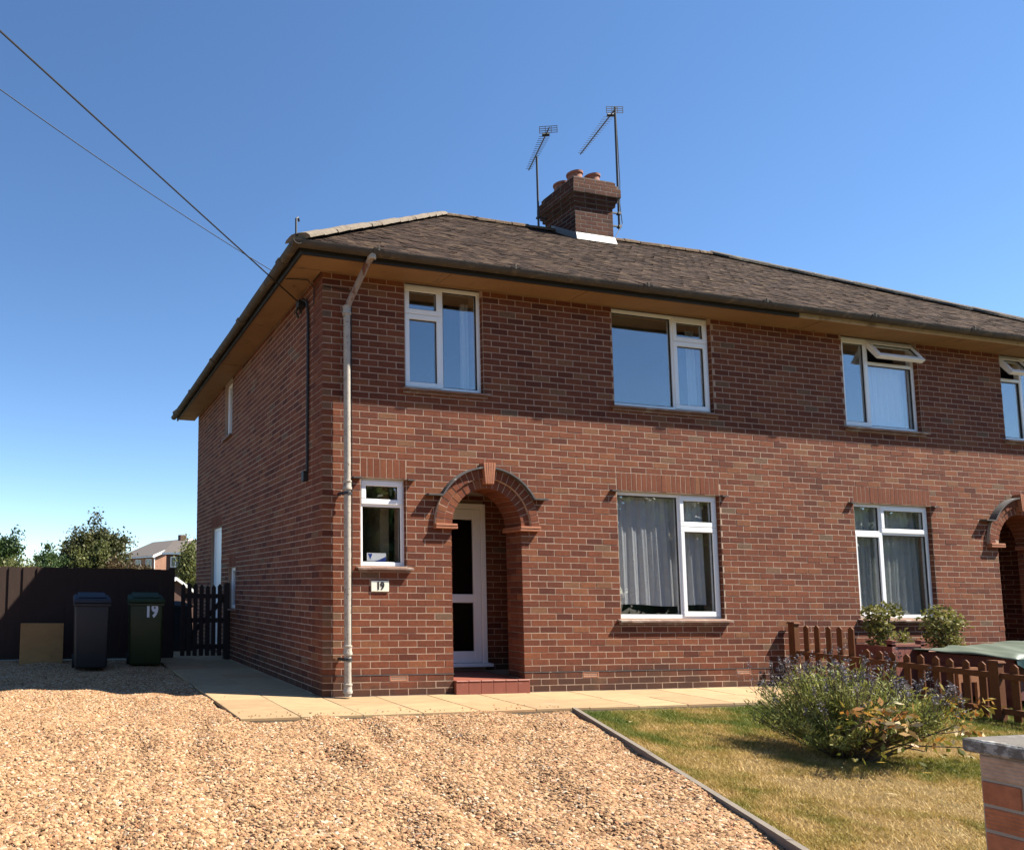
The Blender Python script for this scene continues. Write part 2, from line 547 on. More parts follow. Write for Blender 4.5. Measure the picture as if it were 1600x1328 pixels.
M['net'] = net_mat('net_curtain', (0.80, 0.80, 0.83), 0.86)
M['net_grey'] = net_mat('net_curtain_grey', (0.74, 0.76, 0.75), 0.78)
M['drape'] = net_mat('white_curtain', (0.75, 0.76, 0.8), 0.9)


def leaf_mat(name, cols, rough=0.55, trans=0.3):
    m, nt, b = new_mat(name)
    f = rnd_socket(nt, 'geo')
    c = ramp(nt, f, cols)
    nt.links.new(c, b.inputs['Base Color'])
    b.inputs['Roughness'].default_value = rough
    b.inputs['Specular IOR Level'].default_value = 0.35
    t = nd(nt, 'ShaderNodeBsdfTranslucent')
    nt.links.new(c, t.inputs[0])
    mx = nd(nt, 'ShaderNodeMixShader')
    mx.inputs[0].default_value = trans
    out = [n for n in nt.nodes if n.type == 'OUTPUT_MATERIAL'][0]
    nt.links.new(b.outputs[0], mx.inputs[1])
    nt.links.new(t.outputs[0], mx.inputs[2])
    nt.links.new(mx.outputs[0], out.inputs[0])
    return m


M['bark'] = mat('bark', (0.10, 0.075, 0.05), 0.95, 0.4, 15, 0.6, 60)
M['lav_leaf'] = leaf_mat('lavender_leaf', [(0, (0.085, 0.110, 0.022)), (0.5, (0.205, 0.230, 0.055)), (0.8, (0.32, 0.31, 0.09)), (1, (0.42, 0.37, 0.12))])
M['lav_flower'] = leaf_mat('lavender_flower', [(0, (0.06, 0.052, 0.06)), (0.5, (0.125, 0.112, 0.125)), (1, (0.22, 0.20, 0.215))], 0.8, 0.1)
M['phot_leaf'] = leaf_mat('broad_leaf', [(0, (0.07, 0.085, 0.014)), (0.35, (0.18, 0.165, 0.028)), (0.6, (0.36, 0.25, 0.04)), (0.78, (0.40, 0.125, 0.03)), (0.92, (0.42, 0.30, 0.11)), (1, (0.46, 0.38, 0.22))], 0.5)
M['shrub_leaf'] = leaf_mat('golden_shrub_leaf', [(0, (0.0429, 0.05363, 0.01073)), (0.5, (0.143, 0.143, 0.0286)), (1, (0.286, 0.2574, 0.07865))], 0.62)
M['grass'] = leaf_mat('grass_blade', [(0, (0.0918, 0.1296, 0.01512)), (0.3, (0.1674, 0.1782, 0.02808)), (0.52, (0.2754, 0.2214, 0.0486)), (0.78, (0.4212, 0.297, 0.0972)), (1, (0.5184, 0.3672, 0.1512))], 0.7, 0.25)
M['tree_dark'] = leaf_mat('tree_leaf_dark', [(0, (0.0252, 0.0306, 0.009)), (0.5, (0.063, 0.0675, 0.0216)), (1, (0.108, 0.108, 0.0315))])
M['tree_green'] = leaf_mat('tree_leaf_green', [(0, (0.02025, 0.0405, 0.01215)), (0.5, (0.04455, 0.081, 0.02268)), (1, (0.0891, 0.1296, 0.03645))])
M['tree_lime'] = leaf_mat('tree_leaf_lime', [(0, (0.055, 0.066, 0.0165)), (0.5, (0.11, 0.121, 0.033)), (1, (0.1815, 0.187, 0.0605))])
M['tree_rust'] = leaf_mat('tree_leaf_rust', [(0, (0.042, 0.027, 0.0108)), (0.5, (0.084, 0.051, 0.018)), (1, (0.102, 0.087, 0.03))])


# ------------------------------------------------------------------ the ground
def gz(y):
    if y >= -1.1: return -0.05
    return -0.05 - 0.04 * min(-1.1 - y, 9.0)


EDGE_A = Vector((2.30, -1.09, 0)); EDGE_B = Vector((0.98, -4.35, 0))
ED = (EDGE_B - EDGE_A) / (EDGE_B.y - EDGE_A.y)


def edge_x(y):
    return EDGE_A.x + ED.x * (y - EDGE_A.y)


ys = [-600, -10.1, -1.1, 20, 900]
V = []
for y in ys:
    for x in (-800, 800): V.append((x, y, gz(y) - 0.12))
F = [(2 * i, 2 * i + 1, 2 * i + 3, 2 * i + 2) for i in range(len(ys) - 1)]
tag(np_mesh('ground', V, F, M['soil']), kind='structure')


def strip(name, left, right, ys, dz, m):
    V = []
    for y in ys:
        V += [(left(y), y, gz(y) + dz), (right(y), y, gz(y) + dz)]
    F = [(2 * i, 2 * i + 1, 2 * i + 3, 2 * i + 2) for i in range(len(ys) - 1)]
    return tag(np_mesh(name, V, F, m), kind='structure')


drive = strip('gravel_driveway', lambda y: -12.0, lambda y: edge_x(y) if y < -1.09 else -1.2, [-9, -6, -4, -2.5, -1.09, -1.0899, 1, 3, 4.6], -0.075, M['gravel_bed'])
strip('lawn', lambda y: edge_x(y), lambda y: 14.0, [-9, -6, -4, -2.5, -1.09], 0.010, M['lawn_base'])
strip('neighbour_lawn', lambda y: 6.5, lambda y: 14.0, [-1.09, -0.02], 0.010, M['soil'])


# gravel stones: geometry nodes scatter (uncountable)
def gravel(name, zones, density, size, seed, dz):
    V, F = [], []
    for (xa, xb, y0, y1) in zones:
        nx = 90
        yy = np.linspace(y0, y1, 90)
        b0 = len(V)
        for y in yy:
            l = xa(y); r = xb(y)
            for i in range(nx + 1):
                x = l + (r - l) * i / nx
                z = gz(y) + dz
                z += 0.016 * math.sin(x * 5.3 + y * 2.1 + 1.5 * math.sin(y * 3)) * math.sin(y * 4.3 - x * 2) + 0.012 * math.sin(x * 3.1 + y * 1.3) * math.sin(y * 2.3 - x) + 0.010 * math.sin(x * 7.3 - y * 5.1)
                # wheel ruts running up the drive
                for rx, wd, dp in ((-2.45, .10, .040), (-1.95, .13, .045), (-0.95, .12, .040), (-0.45, .10, .045), (0.25, .13, .035)):
                    c_ = rx + 0.13 * (y + 3.4) + .07 * math.sin(y * 2.1 + rx * 5)
                    g_ = (x - c_) / wd
                    z -= dp * (.55 + .45 * math.sin(y * 3.7 + rx * 9)) * math.exp(-g_ * g_) * (1.0 if y < -1 else 0.25)
                    z += .35 * dp * math.exp(-((x - c_ - 2.1 * wd) / wd) ** 2) * (1.0 if y < -1 else 0.2)
                V.append((x, y, z))
        for j in range(len(yy) - 1):
            for i in range(nx):
                a = b0 + j * (nx + 1) + i
                F.append((a, a + 1, a + nx + 2, a + nx + 1))
    o = np_mesh(name, V, F, M['gravel_bed'])
    ng = bpy.data.node_groups.new(name, 'GeometryNodeTree')
    ng.interface.new_socket('Geometry', in_out='INPUT', socket_type='NodeSocketGeometry')
    ng.interface.new_socket('Geometry', in_out='OUTPUT', socket_type='NodeSocketGeometry')
    L = ng.links.new
    gi = ng.nodes.new('NodeGroupInput'); go = ng.nodes.new('NodeGroupOutput')
    dp = ng.nodes.new('GeometryNodeDistributePointsOnFaces')
    dp.inputs['Density'].default_value = density
    dp.inputs['Seed'].default_value = seed
    L(gi.outputs[0], dp.inputs[0])
    g2i = ng.nodes.new('GeometryNodeGeometryToInstance')
    for k in range(6):
        ico = ng.nodes.new('GeometryNodeMeshIcoSphere')
        ico.inputs['Radius'].default_value = 1.0
        ico.inputs['Subdivisions'].default_value = 2
        sp = ng.nodes.new('GeometryNodeSetPosition')
        nz = ng.nodes.new('ShaderNodeTexNoise')
        nz.inputs['Scale'].default_value = 0.9
        nz.inputs['Detail'].default_value = 2.0
        ps = ng.nodes.new('GeometryNodeInputPosition')
        of = ng.nodes.new('ShaderNodeVectorMath'); of.operation = 'ADD'
        of.inputs[1].default_value = (k * 7.3, k * 3.1, 5 - k)
        L(ps.outputs[0], of.inputs[0]); L(of.outputs[0], nz.inputs['Vector'])
        sb = ng.nodes.new('ShaderNodeVectorMath'); sb.operation = 'SUBTRACT'
        sb.inputs[1].default_value = (0.5, 0.5, 0.5)
        L(nz.outputs['Color'], sb.inputs[0])
        ml = ng.nodes.new('ShaderNodeVectorMath'); ml.operation = 'SCALE'
        ml.inputs['Scale'].default_value = 2.0
        L(sb.outputs[0], ml.inputs[0])
        L(ico.outputs[0], sp.inputs[0]); L(ml.outputs[0], sp.inputs['Offset'])
        tf = ng.nodes.new('GeometryNodeTransform')
        tf.inputs['Scale'].default_value = [(1, .75, .5), (1.2, .6, .5), (.9, .8, .6), (1.1, .9, .42), (.8, .7, .55), (1.3, .7, .45)][k]
        L(sp.outputs[0], tf.inputs[0])
        L(tf.outputs[0], g2i.inputs[0])
    io = ng.nodes.new('GeometryNodeInstanceOnPoints')
    io.inputs['Pick Instance'].default_value = True
    L(dp.outputs['Points'], io.inputs['Points']); L(g2i.outputs[0], io.inputs['Instance'])
    rr = ng.nodes.new('FunctionNodeRandomValue'); rr.data_type = 'FLOAT_VECTOR'
    rr.inputs[0].default_value = (-0.5, -0.5, 0); rr.inputs[1].default_value = (0.5, 0.5, 6.28)
    L(rr.outputs[0], io.inputs['Rotation'])
    rs = ng.nodes.new('FunctionNodeRandomValue'); rs.data_type = 'FLOAT'
    rs.inputs[2].default_value = size * 0.5; rs.inputs[3].default_value = size * 1.25
    rs.inputs['Seed'].default_value = 5
    L(rs.outputs[1], io.inputs['Scale'])
    sm = ng.nodes.new('GeometryNodeSetMaterial')
    sm.inputs['Material'].default_value = M['stone']
    L(io.outputs[0], sm.inputs[0])
    L(sm.outputs[0], go.inputs[0])
    md = o.modifiers.new('scatter', 'NODES')
    md.node_group = ng
    return tag(o, 'loose golden shingle covering the driveway', kind='stuff')


near = [(lambda y: -4.6, lambda y: edge_x(y) - 0.015, -5.6, -1.10)]
far = [(lambda y: -5.5, lambda y: -1.22, -1.10, 4.55)]
gravel('gravel', near + far, 4700, 0.0168, 3, 0.022)


# ------------------------------------------------------------------ lawn grass, dry and patchy
def vnoise(x, y, s, seed=0):
    g = np.random.default_rng(seed).random((64, 64))
    u = x * s; v = y * s
    i = np.floor(u).astype(int); j = np.floor(v).astype(int)
    fu = u - i; fv = v - j
    fu = fu * fu * (3 - 2 * fu); fv = fv * fv * (3 - 2 * fv)
    a = g[i % 64, j % 64]; b = g[(i + 1) % 64, j % 64]; c = g[i % 64, (j + 1) % 64]; d = g[(i + 1) % 64, (j + 1) % 64]
    return a * (1 - fu) * (1 - fv) + b * fu * (1 - fv) + c * (1 - fu) * fv + d * fu * fv


def grass(n):
    y = -1.13 - 4.6 * rng.random(n) ** 0.85
    x0 = EDGE_A.x + ED.x * (y - EDGE_A.y) + 0.05
    x = x0 + (8.2 - x0) * rng.random(n) ** 1.25
    extra = n // 8
    xe = 6.6 + 4.5 * rng.random(extra); ye = -1.1 + 1.05 * rng.random(extra)
    x = np.r_[x, xe]; y = np.r_[y, ye]; n += extra
    z = np.where(y < -1.1, -0.05 - 0.04 * (-1.1 - y), -0.05) + 0.010
    d1 = vnoise(x + 40, y + 40, 1.1, 1); d2 = vnoise(x + 40, y + 40, 3.7, 2); d3 = vnoise(x + 40, y + 40, 9.0, 3)
    dry = 0.53 + 0.95 * (d1 - .5) + 0.75 * (d2 - .5) + 0.5 * (d3 - .5)
    dry += 0.10 * np.exp(-((x - 2.6) ** 2 + (y + 3.6) ** 2) / 1.6) - 0.25 * np.exp(-((y + 1.5) / 0.5) ** 2)
    keep = rng.random(n) > np.clip((dry - 0.72) * 1.6, 0, 0.75)
    x, y, z, dry, d3 = x[keep], y[keep], z[keep], dry[keep], d3[keep]
    n = len(x)
    h = (0.012 + 0.022 * rng.random(n)) * (1.35 - 0.6 * np.clip(dry, 0, 1)) * (0.7 + 0.6 * d3)
    a = rng.random(n) * 6.283; w = 0.0022 + 0.0018 * rng.random(n)
    ln = h * (0.3 + 1.3 * rng.random(n)); b = rng.random(n) * 6.283
    V = np.empty((n, 3, 3), np.float32)
    V[:, 0] = np.c_[x - w * np.cos(a), y - w * np.sin(a), z - 0.003]
    V[:, 1] = np.c_[x + w * np.cos(a), y + w * np.sin(a), z - 0.003]
    V[:, 2] = np.c_[x + ln * np.cos(b), y + ln * np.sin(b), z + h]
    t = np.clip(dry + 0.22 * (rng.random(n) - 0.5), 0, 1)
    F = np.arange(3 * n).reshape(n, 3)
    o = np_mesh('grass', V.reshape(-1, 3), F, M['grass'], np.repeat(t, 3))
    return tag(o, 'short dry patchy grass of the front lawn', kind='stuff')


grass(420000)

# ------------------------------------------------------------------ sandstone path
path = tag(MB().box(-1.19, 6.42, -1.075, -0.003, -0.16, -0.012).box(-1.19, -0.003, 0.0, 7.6, -0.16, -0.0121).build('path', M['joint']), kind='structure')


def slab(x0, x1, y0, y1):
    j = 0.004
    mb = MB()
    mb.box(x0 + j, x1 - j, y0 + j, y1 - j, -0.03, random.uniform(-0.002, 0.002))
    o = mb.build('paving_slab', M['sandstone'], path, bevel=0.004)
    o['rnd'] = random.random()


xs = [-1.2, -0.62, 0.0, 0.62, 1.25, 1.87, 2.5, 3.1, 3.72, 4.33, 4.95, 5.57, 6.1, 6.43]
for a, b in zip(xs[:-1], xs[1:]):
    slab(a, b, -1.08, -0.545); slab(a, b, -0.545, -0.004)
yy = [-0.004, 0.55, 1.15, 1.75, 2.3, 2.9, 3.5, 4.1, 4.7, 5.3, 5.9, 6.5, 7.1, 7.6]
for a, b in zip(yy[:-1], yy[1:]):
    slab(-1.2, -0.62, a, b); slab(-0.62, -0.004, a, b)

# stray stones kicked onto the paving and along the lawn edge
mb = MB()
for i in range(170):
    q = random.random()
    if q < .5:
        x, y, zz = random.uniform(-1.1, 2.3), -1.06 + abs(random.gauss(0, .10)), 0.004
    elif q < .7:
        x, y, zz = -1.18 + abs(random.gauss(0, .08)), random.uniform(-1, 3.6), 0.004
    else:
        y = random.uniform(-4.6, -1.2); x = edge_x(y) + .03 + abs(random.gauss(0, .09)); zz = gz(y) + .018
    r_ = random.uniform(.006, .013); a = random.uniform(0, 6.28)
    ca, sa = math.cos(a) * r_, math.sin(a) * r_
    mb.t = random.random()
    mb.add([(x + ca, y + sa, zz + r_ * .3), (x - sa * .7, y + ca * .7, zz + r_ * .3), (x - ca, y - sa, zz + r_ * .25), (x + sa * .7, y - ca * .7, zz + r_ * .3), (x, y, zz + r_ * .8), (x, y, zz - r_ * .3)],
           [(0, 1, 4), (1, 2, 4), (2, 3, 4), (3, 0, 4), (1, 0, 5), (2, 1, 5), (3, 2, 5), (0, 3, 5)])
M['stray'] = mat('stray_stone', (0, 0, 0), 0.85, 0.3, 30, 0.3, 90, cols=GP, src='geo', spec=0.3)
tag(mb.build('stray_stones', M['stray']), 'stray shingle kicked onto paving and lawn edge', kind='stuff')

# timber edging between drive and lawn
mb = MB()
pts = [EDGE_A + Vector((0, 0.0, 0)), EDGE_A + (EDGE_B - EDGE_A) * 0.5 + Vector((0.012, 0, 0)), EDGE_B, EDGE_A + (EDGE_B - EDGE_A) * 1.8]
for k in range(3):
    a, b = pts[k].copy(), pts[k + 1].copy()
    a.z = gz(a.y) + 0.012 - k * 0.002; b.z = gz(b.y) + 0.012 - k * 0.002
    mb.bar(a, b, 0.042, 0.09)
o = mb.build('edging_board', M['edging'])
tag(o, 'weathered timber edging board between gravel drive and lawn', 'edging')

# ------------------------------------------------------------------ THE HOUSE
house = thing('semi_detached_house', 'red brick semi-detached house pair with hipped brown tile roof', 'house', (0, 0, 0))
SOF = 63.0 * C       # soffit height
XR = 13.15           # far right end
YD = 7.35            # depth
X1, X2 = 9.0 * U, 10.87      # arch centres
RIN = 2.0 * U
SPR = 25.2 * C

# windows on the front: x0, x1, z0, z1
WIN = {
    'w1': (2.0 * U + .005, 4.5 * U - .005, 18.9 * C, 32 * C),
    'w2': (17.03 * U, 23.9 * U, 11.25 * C, 32 * C),
    'w3': (33.8 * U, 40.0 * U, 11.4 * C, 32 * C),
    'u1': (4.5 * U, 9.0 * U, 46.3 * C, 63 * C - .004),
    'u2': (17.1 * U, 23.85 * U, 46.3 * C, 63 * C - .004),
    'u3': (33.65 * U, 39.8 * U, 46.0 * C, 63 * C - .004),
    'u4': (47.05 * U, 51.6 * U, 46.0 * C, 63 * C - .004),
}
# openings of the side wall: y0, y1, z0, z1
SIDE = {
    'su': (4.30, 4.84, 50 * C, 62.6 * C),
    'sd': (5.00, 5.86, 1.5 * C, 30 * C),
    'sw': (3.95, 4.45, 11.0 * C, 20 * C),
}


def arch_poly(xc, r, z0, n=28, spr=SPR):
    p = [(xc - r, z0), (xc + r, z0)]
    for k in range(n + 1):
        a = math.pi * k / n
        p.append((xc + r * math.cos(a), spr + r * math.sin(a)))
    return p


FR = lambda u, v, d: (u, -d, v)              # front wall: depth d is towards the street
LF = lambda u, v, d: (-d, u, v)              # left wall: u runs back along the house

rect = lambda r: [(r[0], r[2]), (r[1], r[2]), (r[1], r[3]), (r[0], r[3])]
RC = 0.002   # mortar sits this far behind the brick faces
# front wall body
holes = [rect(w if w[3] < 60 * C else (w[0], w[1], w[2], SOF + 0.02)) for w in WIN.values()]
holes += [arch_poly(xc, RIN + 0.012, -0.05) for xc in (X1, X2)]
me = holed_plate([(0.006, -0.3), (XR, -0.3), (XR, SOF + 0.1), (0.006, SOF + 0.1)], holes, 0.15)
me.transform(Matrix(((1, 0, 0, 0), (0, 0, -1, RC + 0.15), (0, 1, 0, 0), (0, 0, 0, 1))))
me.materials.append(M['mortar'])
wall_f = link('wall', me, house)
# side wall body
holes = [rect(w) for w in SIDE.values()]
me = holed_plate([(0.31, -0.3), (YD, -0.3), (YD, SOF + 0.1), (0.31, SOF + 0.1)], holes, 0.15)
me.transform(Matrix(((0, 0, 1, RC + 0.15), (1, 0, 0, 0), (0, 1, 0, 0), (0, 0, 0, 1))))
me.materials.append(M['mortar'])
wall_s = link('wall', me, house)
mb = MB()
mb.box(0.31, XR, YD - 0.3, YD, -0.3, SOF + 0.1)
mb.box(XR - 0.3, XR, 0.31, YD - 0.3, -0.3, SOF + 0.1)
wall_b = mb.build('wall', M['mortar'], house)
# rooms: floors, ceilings, rear partitions
mb = MB()
for z in (0.16, 2.52):
    mb.box(0.31, XR - 0.3, 1.02 if z < 1 else 0.31, YD - 0.3, z - 0.1, z)
mb.box(0.31, XR - 0.3, 0.31, YD - 0.3, 4.86, 4.9)
mb.box(0.31, XR - 0.3, 3.4, 3.5, 0.16, 4.86)
for x in (6.35, 3.2, 9.75):
    mb.box(x, x + 0.1, 0.31, 3.4, 0.2, 4.86)
mb.build('interior_wall', M['interior'], house)


# ---- brick laying
def subtract(ints, a, b):
    out = []
    for p, q in ints:
        if b <= p or a >= q: out.append((p, q)); continue
        if a > p: out.append((p, a))
        if b < q: out.append((b, q))
    return out


def lay(u0, u1, k0, k1, openings, offs, arches=()):
    """returns list of (ua, ub, va, vb, header_at_corner)"""
    res = []
    for k in range(k0, k1):
        za, zb = k * C, (k + 1) * C
        ints = [(u0, u1)]
        for (a, b, z0, z1) in openings:
            if zb > z0 + 0.012 and za < z1 - 0.012:
                ints = subtract(ints, a, b)
        for (xc, r, spr, rtop) in arches:
            if zb <= spr + 0.02: ints = subtract(ints, xc - r, xc + r)
            elif za < spr + rtop:
                h = max(za - spr, 0)
                w = math.sqrt(max(rtop * rtop - h * h, 0))
                ints = subtract(ints, xc - w, xc + w)
        o = offs(k)
        for p, q in ints:
            n0 = math.floor((p / U) - o) - 1
            n1 = math.ceil((q / U) - o) + 1
            for n in range(n0, n1):
                a = max(p, (n + o) * U); b = min(q, (n + o + 1) * U)
                if b - a < 0.035: continue
                res.append((a, b, za, zb, (p == u0 and a == p)))
    return res


IRR = [np.random.default_rng(100 + i).normal(0, 1, (12, 2)) for i in range(5)]


def brick_local(w, h, var=0, ch=0.002, back=0.03, amp=0.0012):
    """12 verts (u, v, d) centred on the face; 9 quads"""
    v = []
    for (d, ins) in ((-back, 0), (-ch, 0), (0.0, ch)):
        for (su, sv) in ((-1, -1), (1, -1), (1, 1), (-1, 1)):
            v.append((su * (w / 2 - ins), sv * (h / 2 - ins), d))
    v = np.array(v)
    v[:, :2] += np.clip(IRR[var], -1.6, 1.6) * amp
    return v


BF = []
for r in (0, 4):
    for k in range(4):
        BF.append((r + k, r + (k + 1) % 4, r + 4 + (k + 1) % 4, r + 4 + k))
BF.append((8, 9, 10, 11))
BF = np.array(BF)


class Bricks:
    """bricks that become parts (largest in view) or one joined 'stuff' part"""

    def __init__(s, mp, wall, flip=False):
        s.mp, s.wall, s.flip, s.items = mp, wall, flip, []

    def add(s, ua, ub, va, vb, rnd=None, j=0.0052, proud=0.0, name='brick'):
        uc, vc = (ua + ub) / 2, (va + vb) / 2
        w, h = ub - ua - 2 * j, vb - va - 2 * j
        d = proud + max(-0.0006, random.gauss(0, 0.0007))
        s.items.append((uc, vc, d, w, h, random.random() ** 0.9 if rnd is None else rnd, name))


def score(b, it):
    p = Vector(b.mp(it[0], it[1], 0))
    n = (Vector(b.mp(0, 0, 1)) - Vector(b.mp(0, 0, 0))).normalized()
    v = CAM - p
    d = v.length
    x = v.dot(n) / d
    return it[3] * it[4] * x / (d * d)


def finish_bricks(groups, limit, single_m, joined_m, part_name='brick', stuff_name='brickwork'):
    cand = []
    for g in groups:
        for i, it in enumerate(g.items):
            cand.append((score(g, it), g, i))
    cand.sort(key=lambda t: -t[0])
    single = {}
    for sc, g, i in cand[:limit]:
        single.setdefault(id(g), set()).add(i)
    cache = {}
    for g in groups:
        VV, FF, RR, n = [], [], [], 0
        for i, it in enumerate(g.items):
            uc, vc, d, w, h, r, nm = it
            var = random.randrange(5)
            if i in single.get(id(g), ()):
                key = (id(g.mp), round(w, 3), round(h, 3), var)
                if key not in cache:
                    L = brick_local(w, h, var)
                    P = [Vector(g.mp(*q)) - Vector(g.mp(0, 0, 0)) for q in L]
                    me = bpy.data.meshes.new(part_name)
                    me.from_pydata(P, [], [tuple(f[::-1]) if g.flip else tuple(f) for f in BF.tolist()])
                    me.materials.append(single_m)
                    cache[key] = me
                o = link(part_name, cache[key], g.wall, g.mp(uc, vc, d))
                o['rnd'] = r
            else:
                L = brick_local(w, h, var)
                L = L + np.array([uc, vc, d])
                VV.append([g.mp(*q) for q in L])
                FF.append((BF[:, ::-1] if g.flip else BF) + n)
                RR += [r] * 12
                n += 12
        if VV:
            o = np_mesh(stuff_name, np.concatenate(VV), np.concatenate(FF), joined_m, RR, g.wall)
            tag(o, kind='stuff')


front = Bricks(FR, wall_f)
fop = []
for k, w in WIN.items():
    z0 = round(w[2] / C) * C - C if k[0] == 'w' else 45.6 * C
    fop.append((w[0], w[1], w[2] - 0.02, w[3] + (3 * C if k[0] == 'w' else 0.1)))
for a in (3.5, 14.5, 24.5, 34.5):
    fop.append((a * U, (a + 1) * U, 2 * C, 3 * C))
for (a, b, z0, z1, corner) in lay(0.0, 12.3, 0, 63, fop, lambda k: 0.5 if k % 2 == 0 else 0.0,
                                  [(X1, RIN, 24.8 * C, 0.655), (X2, RIN, 24.8 * C, 0.655)]):
    r = None
    if corner and b - a < 0.15: r = random.uniform(0.93, 1.0)          # greyer quoin headers
    front.add(a, b, z0, z1, r)
side = Bricks(LF, wall_s, True)
sop = [(w[0], w[1], w[2], w[3] + (3 * C if k != 'su' else 0)) for k, w in SIDE.items()]
for (a, b, z0, z1, corner) in lay(0.003, YD, 0, 63, sop, lambda k: 0.0 if k % 2 == 0 else 0.5):
    r = random.uniform(0.45, 0.75) if corner else None
    side.add(a, b, z0, z1, r)
# soldier lintels
for k, w in WIN.items():
    if k[0] != 'w': continue
    n = round((w[1] - w[0]) / C)
    for i in range(n):
        a = w[0] + (w[1] - w[0]) * i / n; b = w[0] + (w[1] - w[0]) * (i + 1) / n
        front.add(a, b, 32 * C + .003, 35 * C, min(1, max(0.35, random.gauss(0.62, 0.13))), 0.0036)
for k, w in SIDE.items():
    if k == 'su': continue
    n = round((w[1] - w[0]) / C)
    for i in range(n):
        a = w[0] + (w[1] - w[0]) * i / n; b = w[0] + (w[1] - w[0]) * (i + 1) / n
        side.add(a, b, w[3], w[3] + 3 * C, random.gauss(0.5, 0.12), 0.0036)

for k, w in WIN.items():
    if k[0] == 'w':
        for xa, xb in ((w[0] - .105, w[0] - .002), (w[1] + .002, w[1] + .095)):
            MB().box(xa, xb, -0.048, 0.01, 32 * C - .016, 32 * C - .001).build('drip_tile', M['slate'], house)

# porch reveals (the inner faces of the arch piers) and rear porch walls
rev = []
for xc in (X1, X2):
    xr = xc + RIN
    mpR = (lambda xr: (lambda u, v, d: (xr - d, u, v)))(xr)
    g = Bricks(mpR, wall_f, True)
    for (a, b, z0, z1, cn) in lay(0.004, 0.300, 2, 25, [], lambda k: 0.0 if k % 2 else 0.5):
        g.add(a, b, z0, z1)
    rev.append(g)
    xl = xc - RIN
    mpL = (lambda xl: (lambda u, v, d: (xl + d, u, v)))(xl)
    g = Bricks(mpL, wall_f, False)
    for (a, b, z0, z1, cn) in lay(0.004, 0.300, 2, 25, [], lambda k: 0.0 if k % 2 else 0.5):
        g.add(a, b, z0, z1)
    rev.append(g)
    pw = MB()
    x0, x1 = xc - 0.72, xc + 1.02
    PB = 0.92
    pw.box(x0 - 0.1, x1 + 0.1, PB + RC, PB + 0.1, -0.1, 2.9)
    pw.box(x0 - 0.1, x0 - RC, 0.306, PB + RC, -0.1, 2.9)
    pw.box(x1 + RC, x1 + 0.1, 0.306, PB + RC, -0.1, 2.9)
    pw.box(x0 - 0.1, x1 + 0.1, 0.306, PB + 0.1, 2.78, 2.9)
    pwo = pw.build('porch_wall', M['mortar'], house)
    mpB = (lambda u, v, d: (u, 0.92 - d, v))
    g = Bricks(mpB, pwo)
    for (a, b, z0, z1, cn) in lay(x0, x1, 2, 36, [(xc - 0.36, xc + 0.55, 0, 2.31)], lambda k: 0.5 if k % 2 else 0.0):
        g.add(a, b, z0, z1)
    rev.append(g)
    mpS = (lambda x1: (lambda u, v, d: (x1 - d, u, v)))(x1)
    g = Bricks(mpS, pwo, True)
    for (a, b, z0, z1, cn) in lay(0.31, 0.91, 2, 36, [], lambda k: 0.5 if k % 2 else 0.0):
        g.add(a, b, z0, z1)
    rev.append(g)
for k, w in WIN.items():
    xr = w[1]
    mpW = (lambda xr: (lambda u, v, d: (xr - .003 - d, u, v)))(xr)
    g = Bricks(mpW, wall_f, True)
    for kk in range(int(round(w[2] / C)), int(w[3] / C)):
        g.add(-0.0, 0.062, kk * C, (kk + 1) * C, proud=.001)
    rev.append(g)
finish_bricks([front, side] + rev, 300, M['brick_o'], M['brick'])

# damp-proof course line
MB().box(0.0, X1 - RIN, -0.004, 0.02, 3 * C - .005, 3 * C + .004).box(X1 + RIN, 10.4, -0.004, 0.02, 3 * C - .005, 3 * C + .004).build('damp_proof_course', M['slate'], wall_f)

# ---- air bricks
for a in (3.5, 14.5, 24.5, 34.5):
    x0, x1, z0, z1 = a * U + .006, (a + 1) * U - .006, 2 * C + .006, 3 * C - .007
    mb = MB()
    mb.box(x0, x1, 0.02, 0.05, z0, z1)
    fr = 0.010
    mb.box(x0, x1, -0.002, 0.02, z0, z0 + fr).box(x0, x1, -0.002, 0.02, z1 - fr, z1)
    mb.box(x0, x0 + fr, -0.002, 0.02, z0 + fr, z1 - fr).box(x1 - fr, x1, -0.002, 0.02, z0 + fr, z1 - fr)
    zm = (z0 + z1) / 2
    mb.box(x0 + fr, x1 - fr, 0.0, 0.02, zm - .004, zm + .004)
    for i in range(1, 9):
        xx = x0 + fr + (x1 - x0 - 2 * fr) * i / 9
        mb.box(xx - .004, xx + .004, 0.002, 0.02, z0 + fr, zm - .004).box(xx - .004, xx + .004, 0.002, 0.02, zm + .004, z1 - fr)
    mb.build('air_brick', M['terracotta'], house)


# ---- arches
def wedge(mb, xc, zc, r0, r1, a0, a1, d0, d1):
    p = []
    for d in (d0, d1):
        for (r, a) in ((r0, a0), (r1, a0), (r1, a1), (r0, a1)):
            p.append((xc + r * math.cos(a), -d, zc + r * math.sin(a)))
    mb.hexa(p)


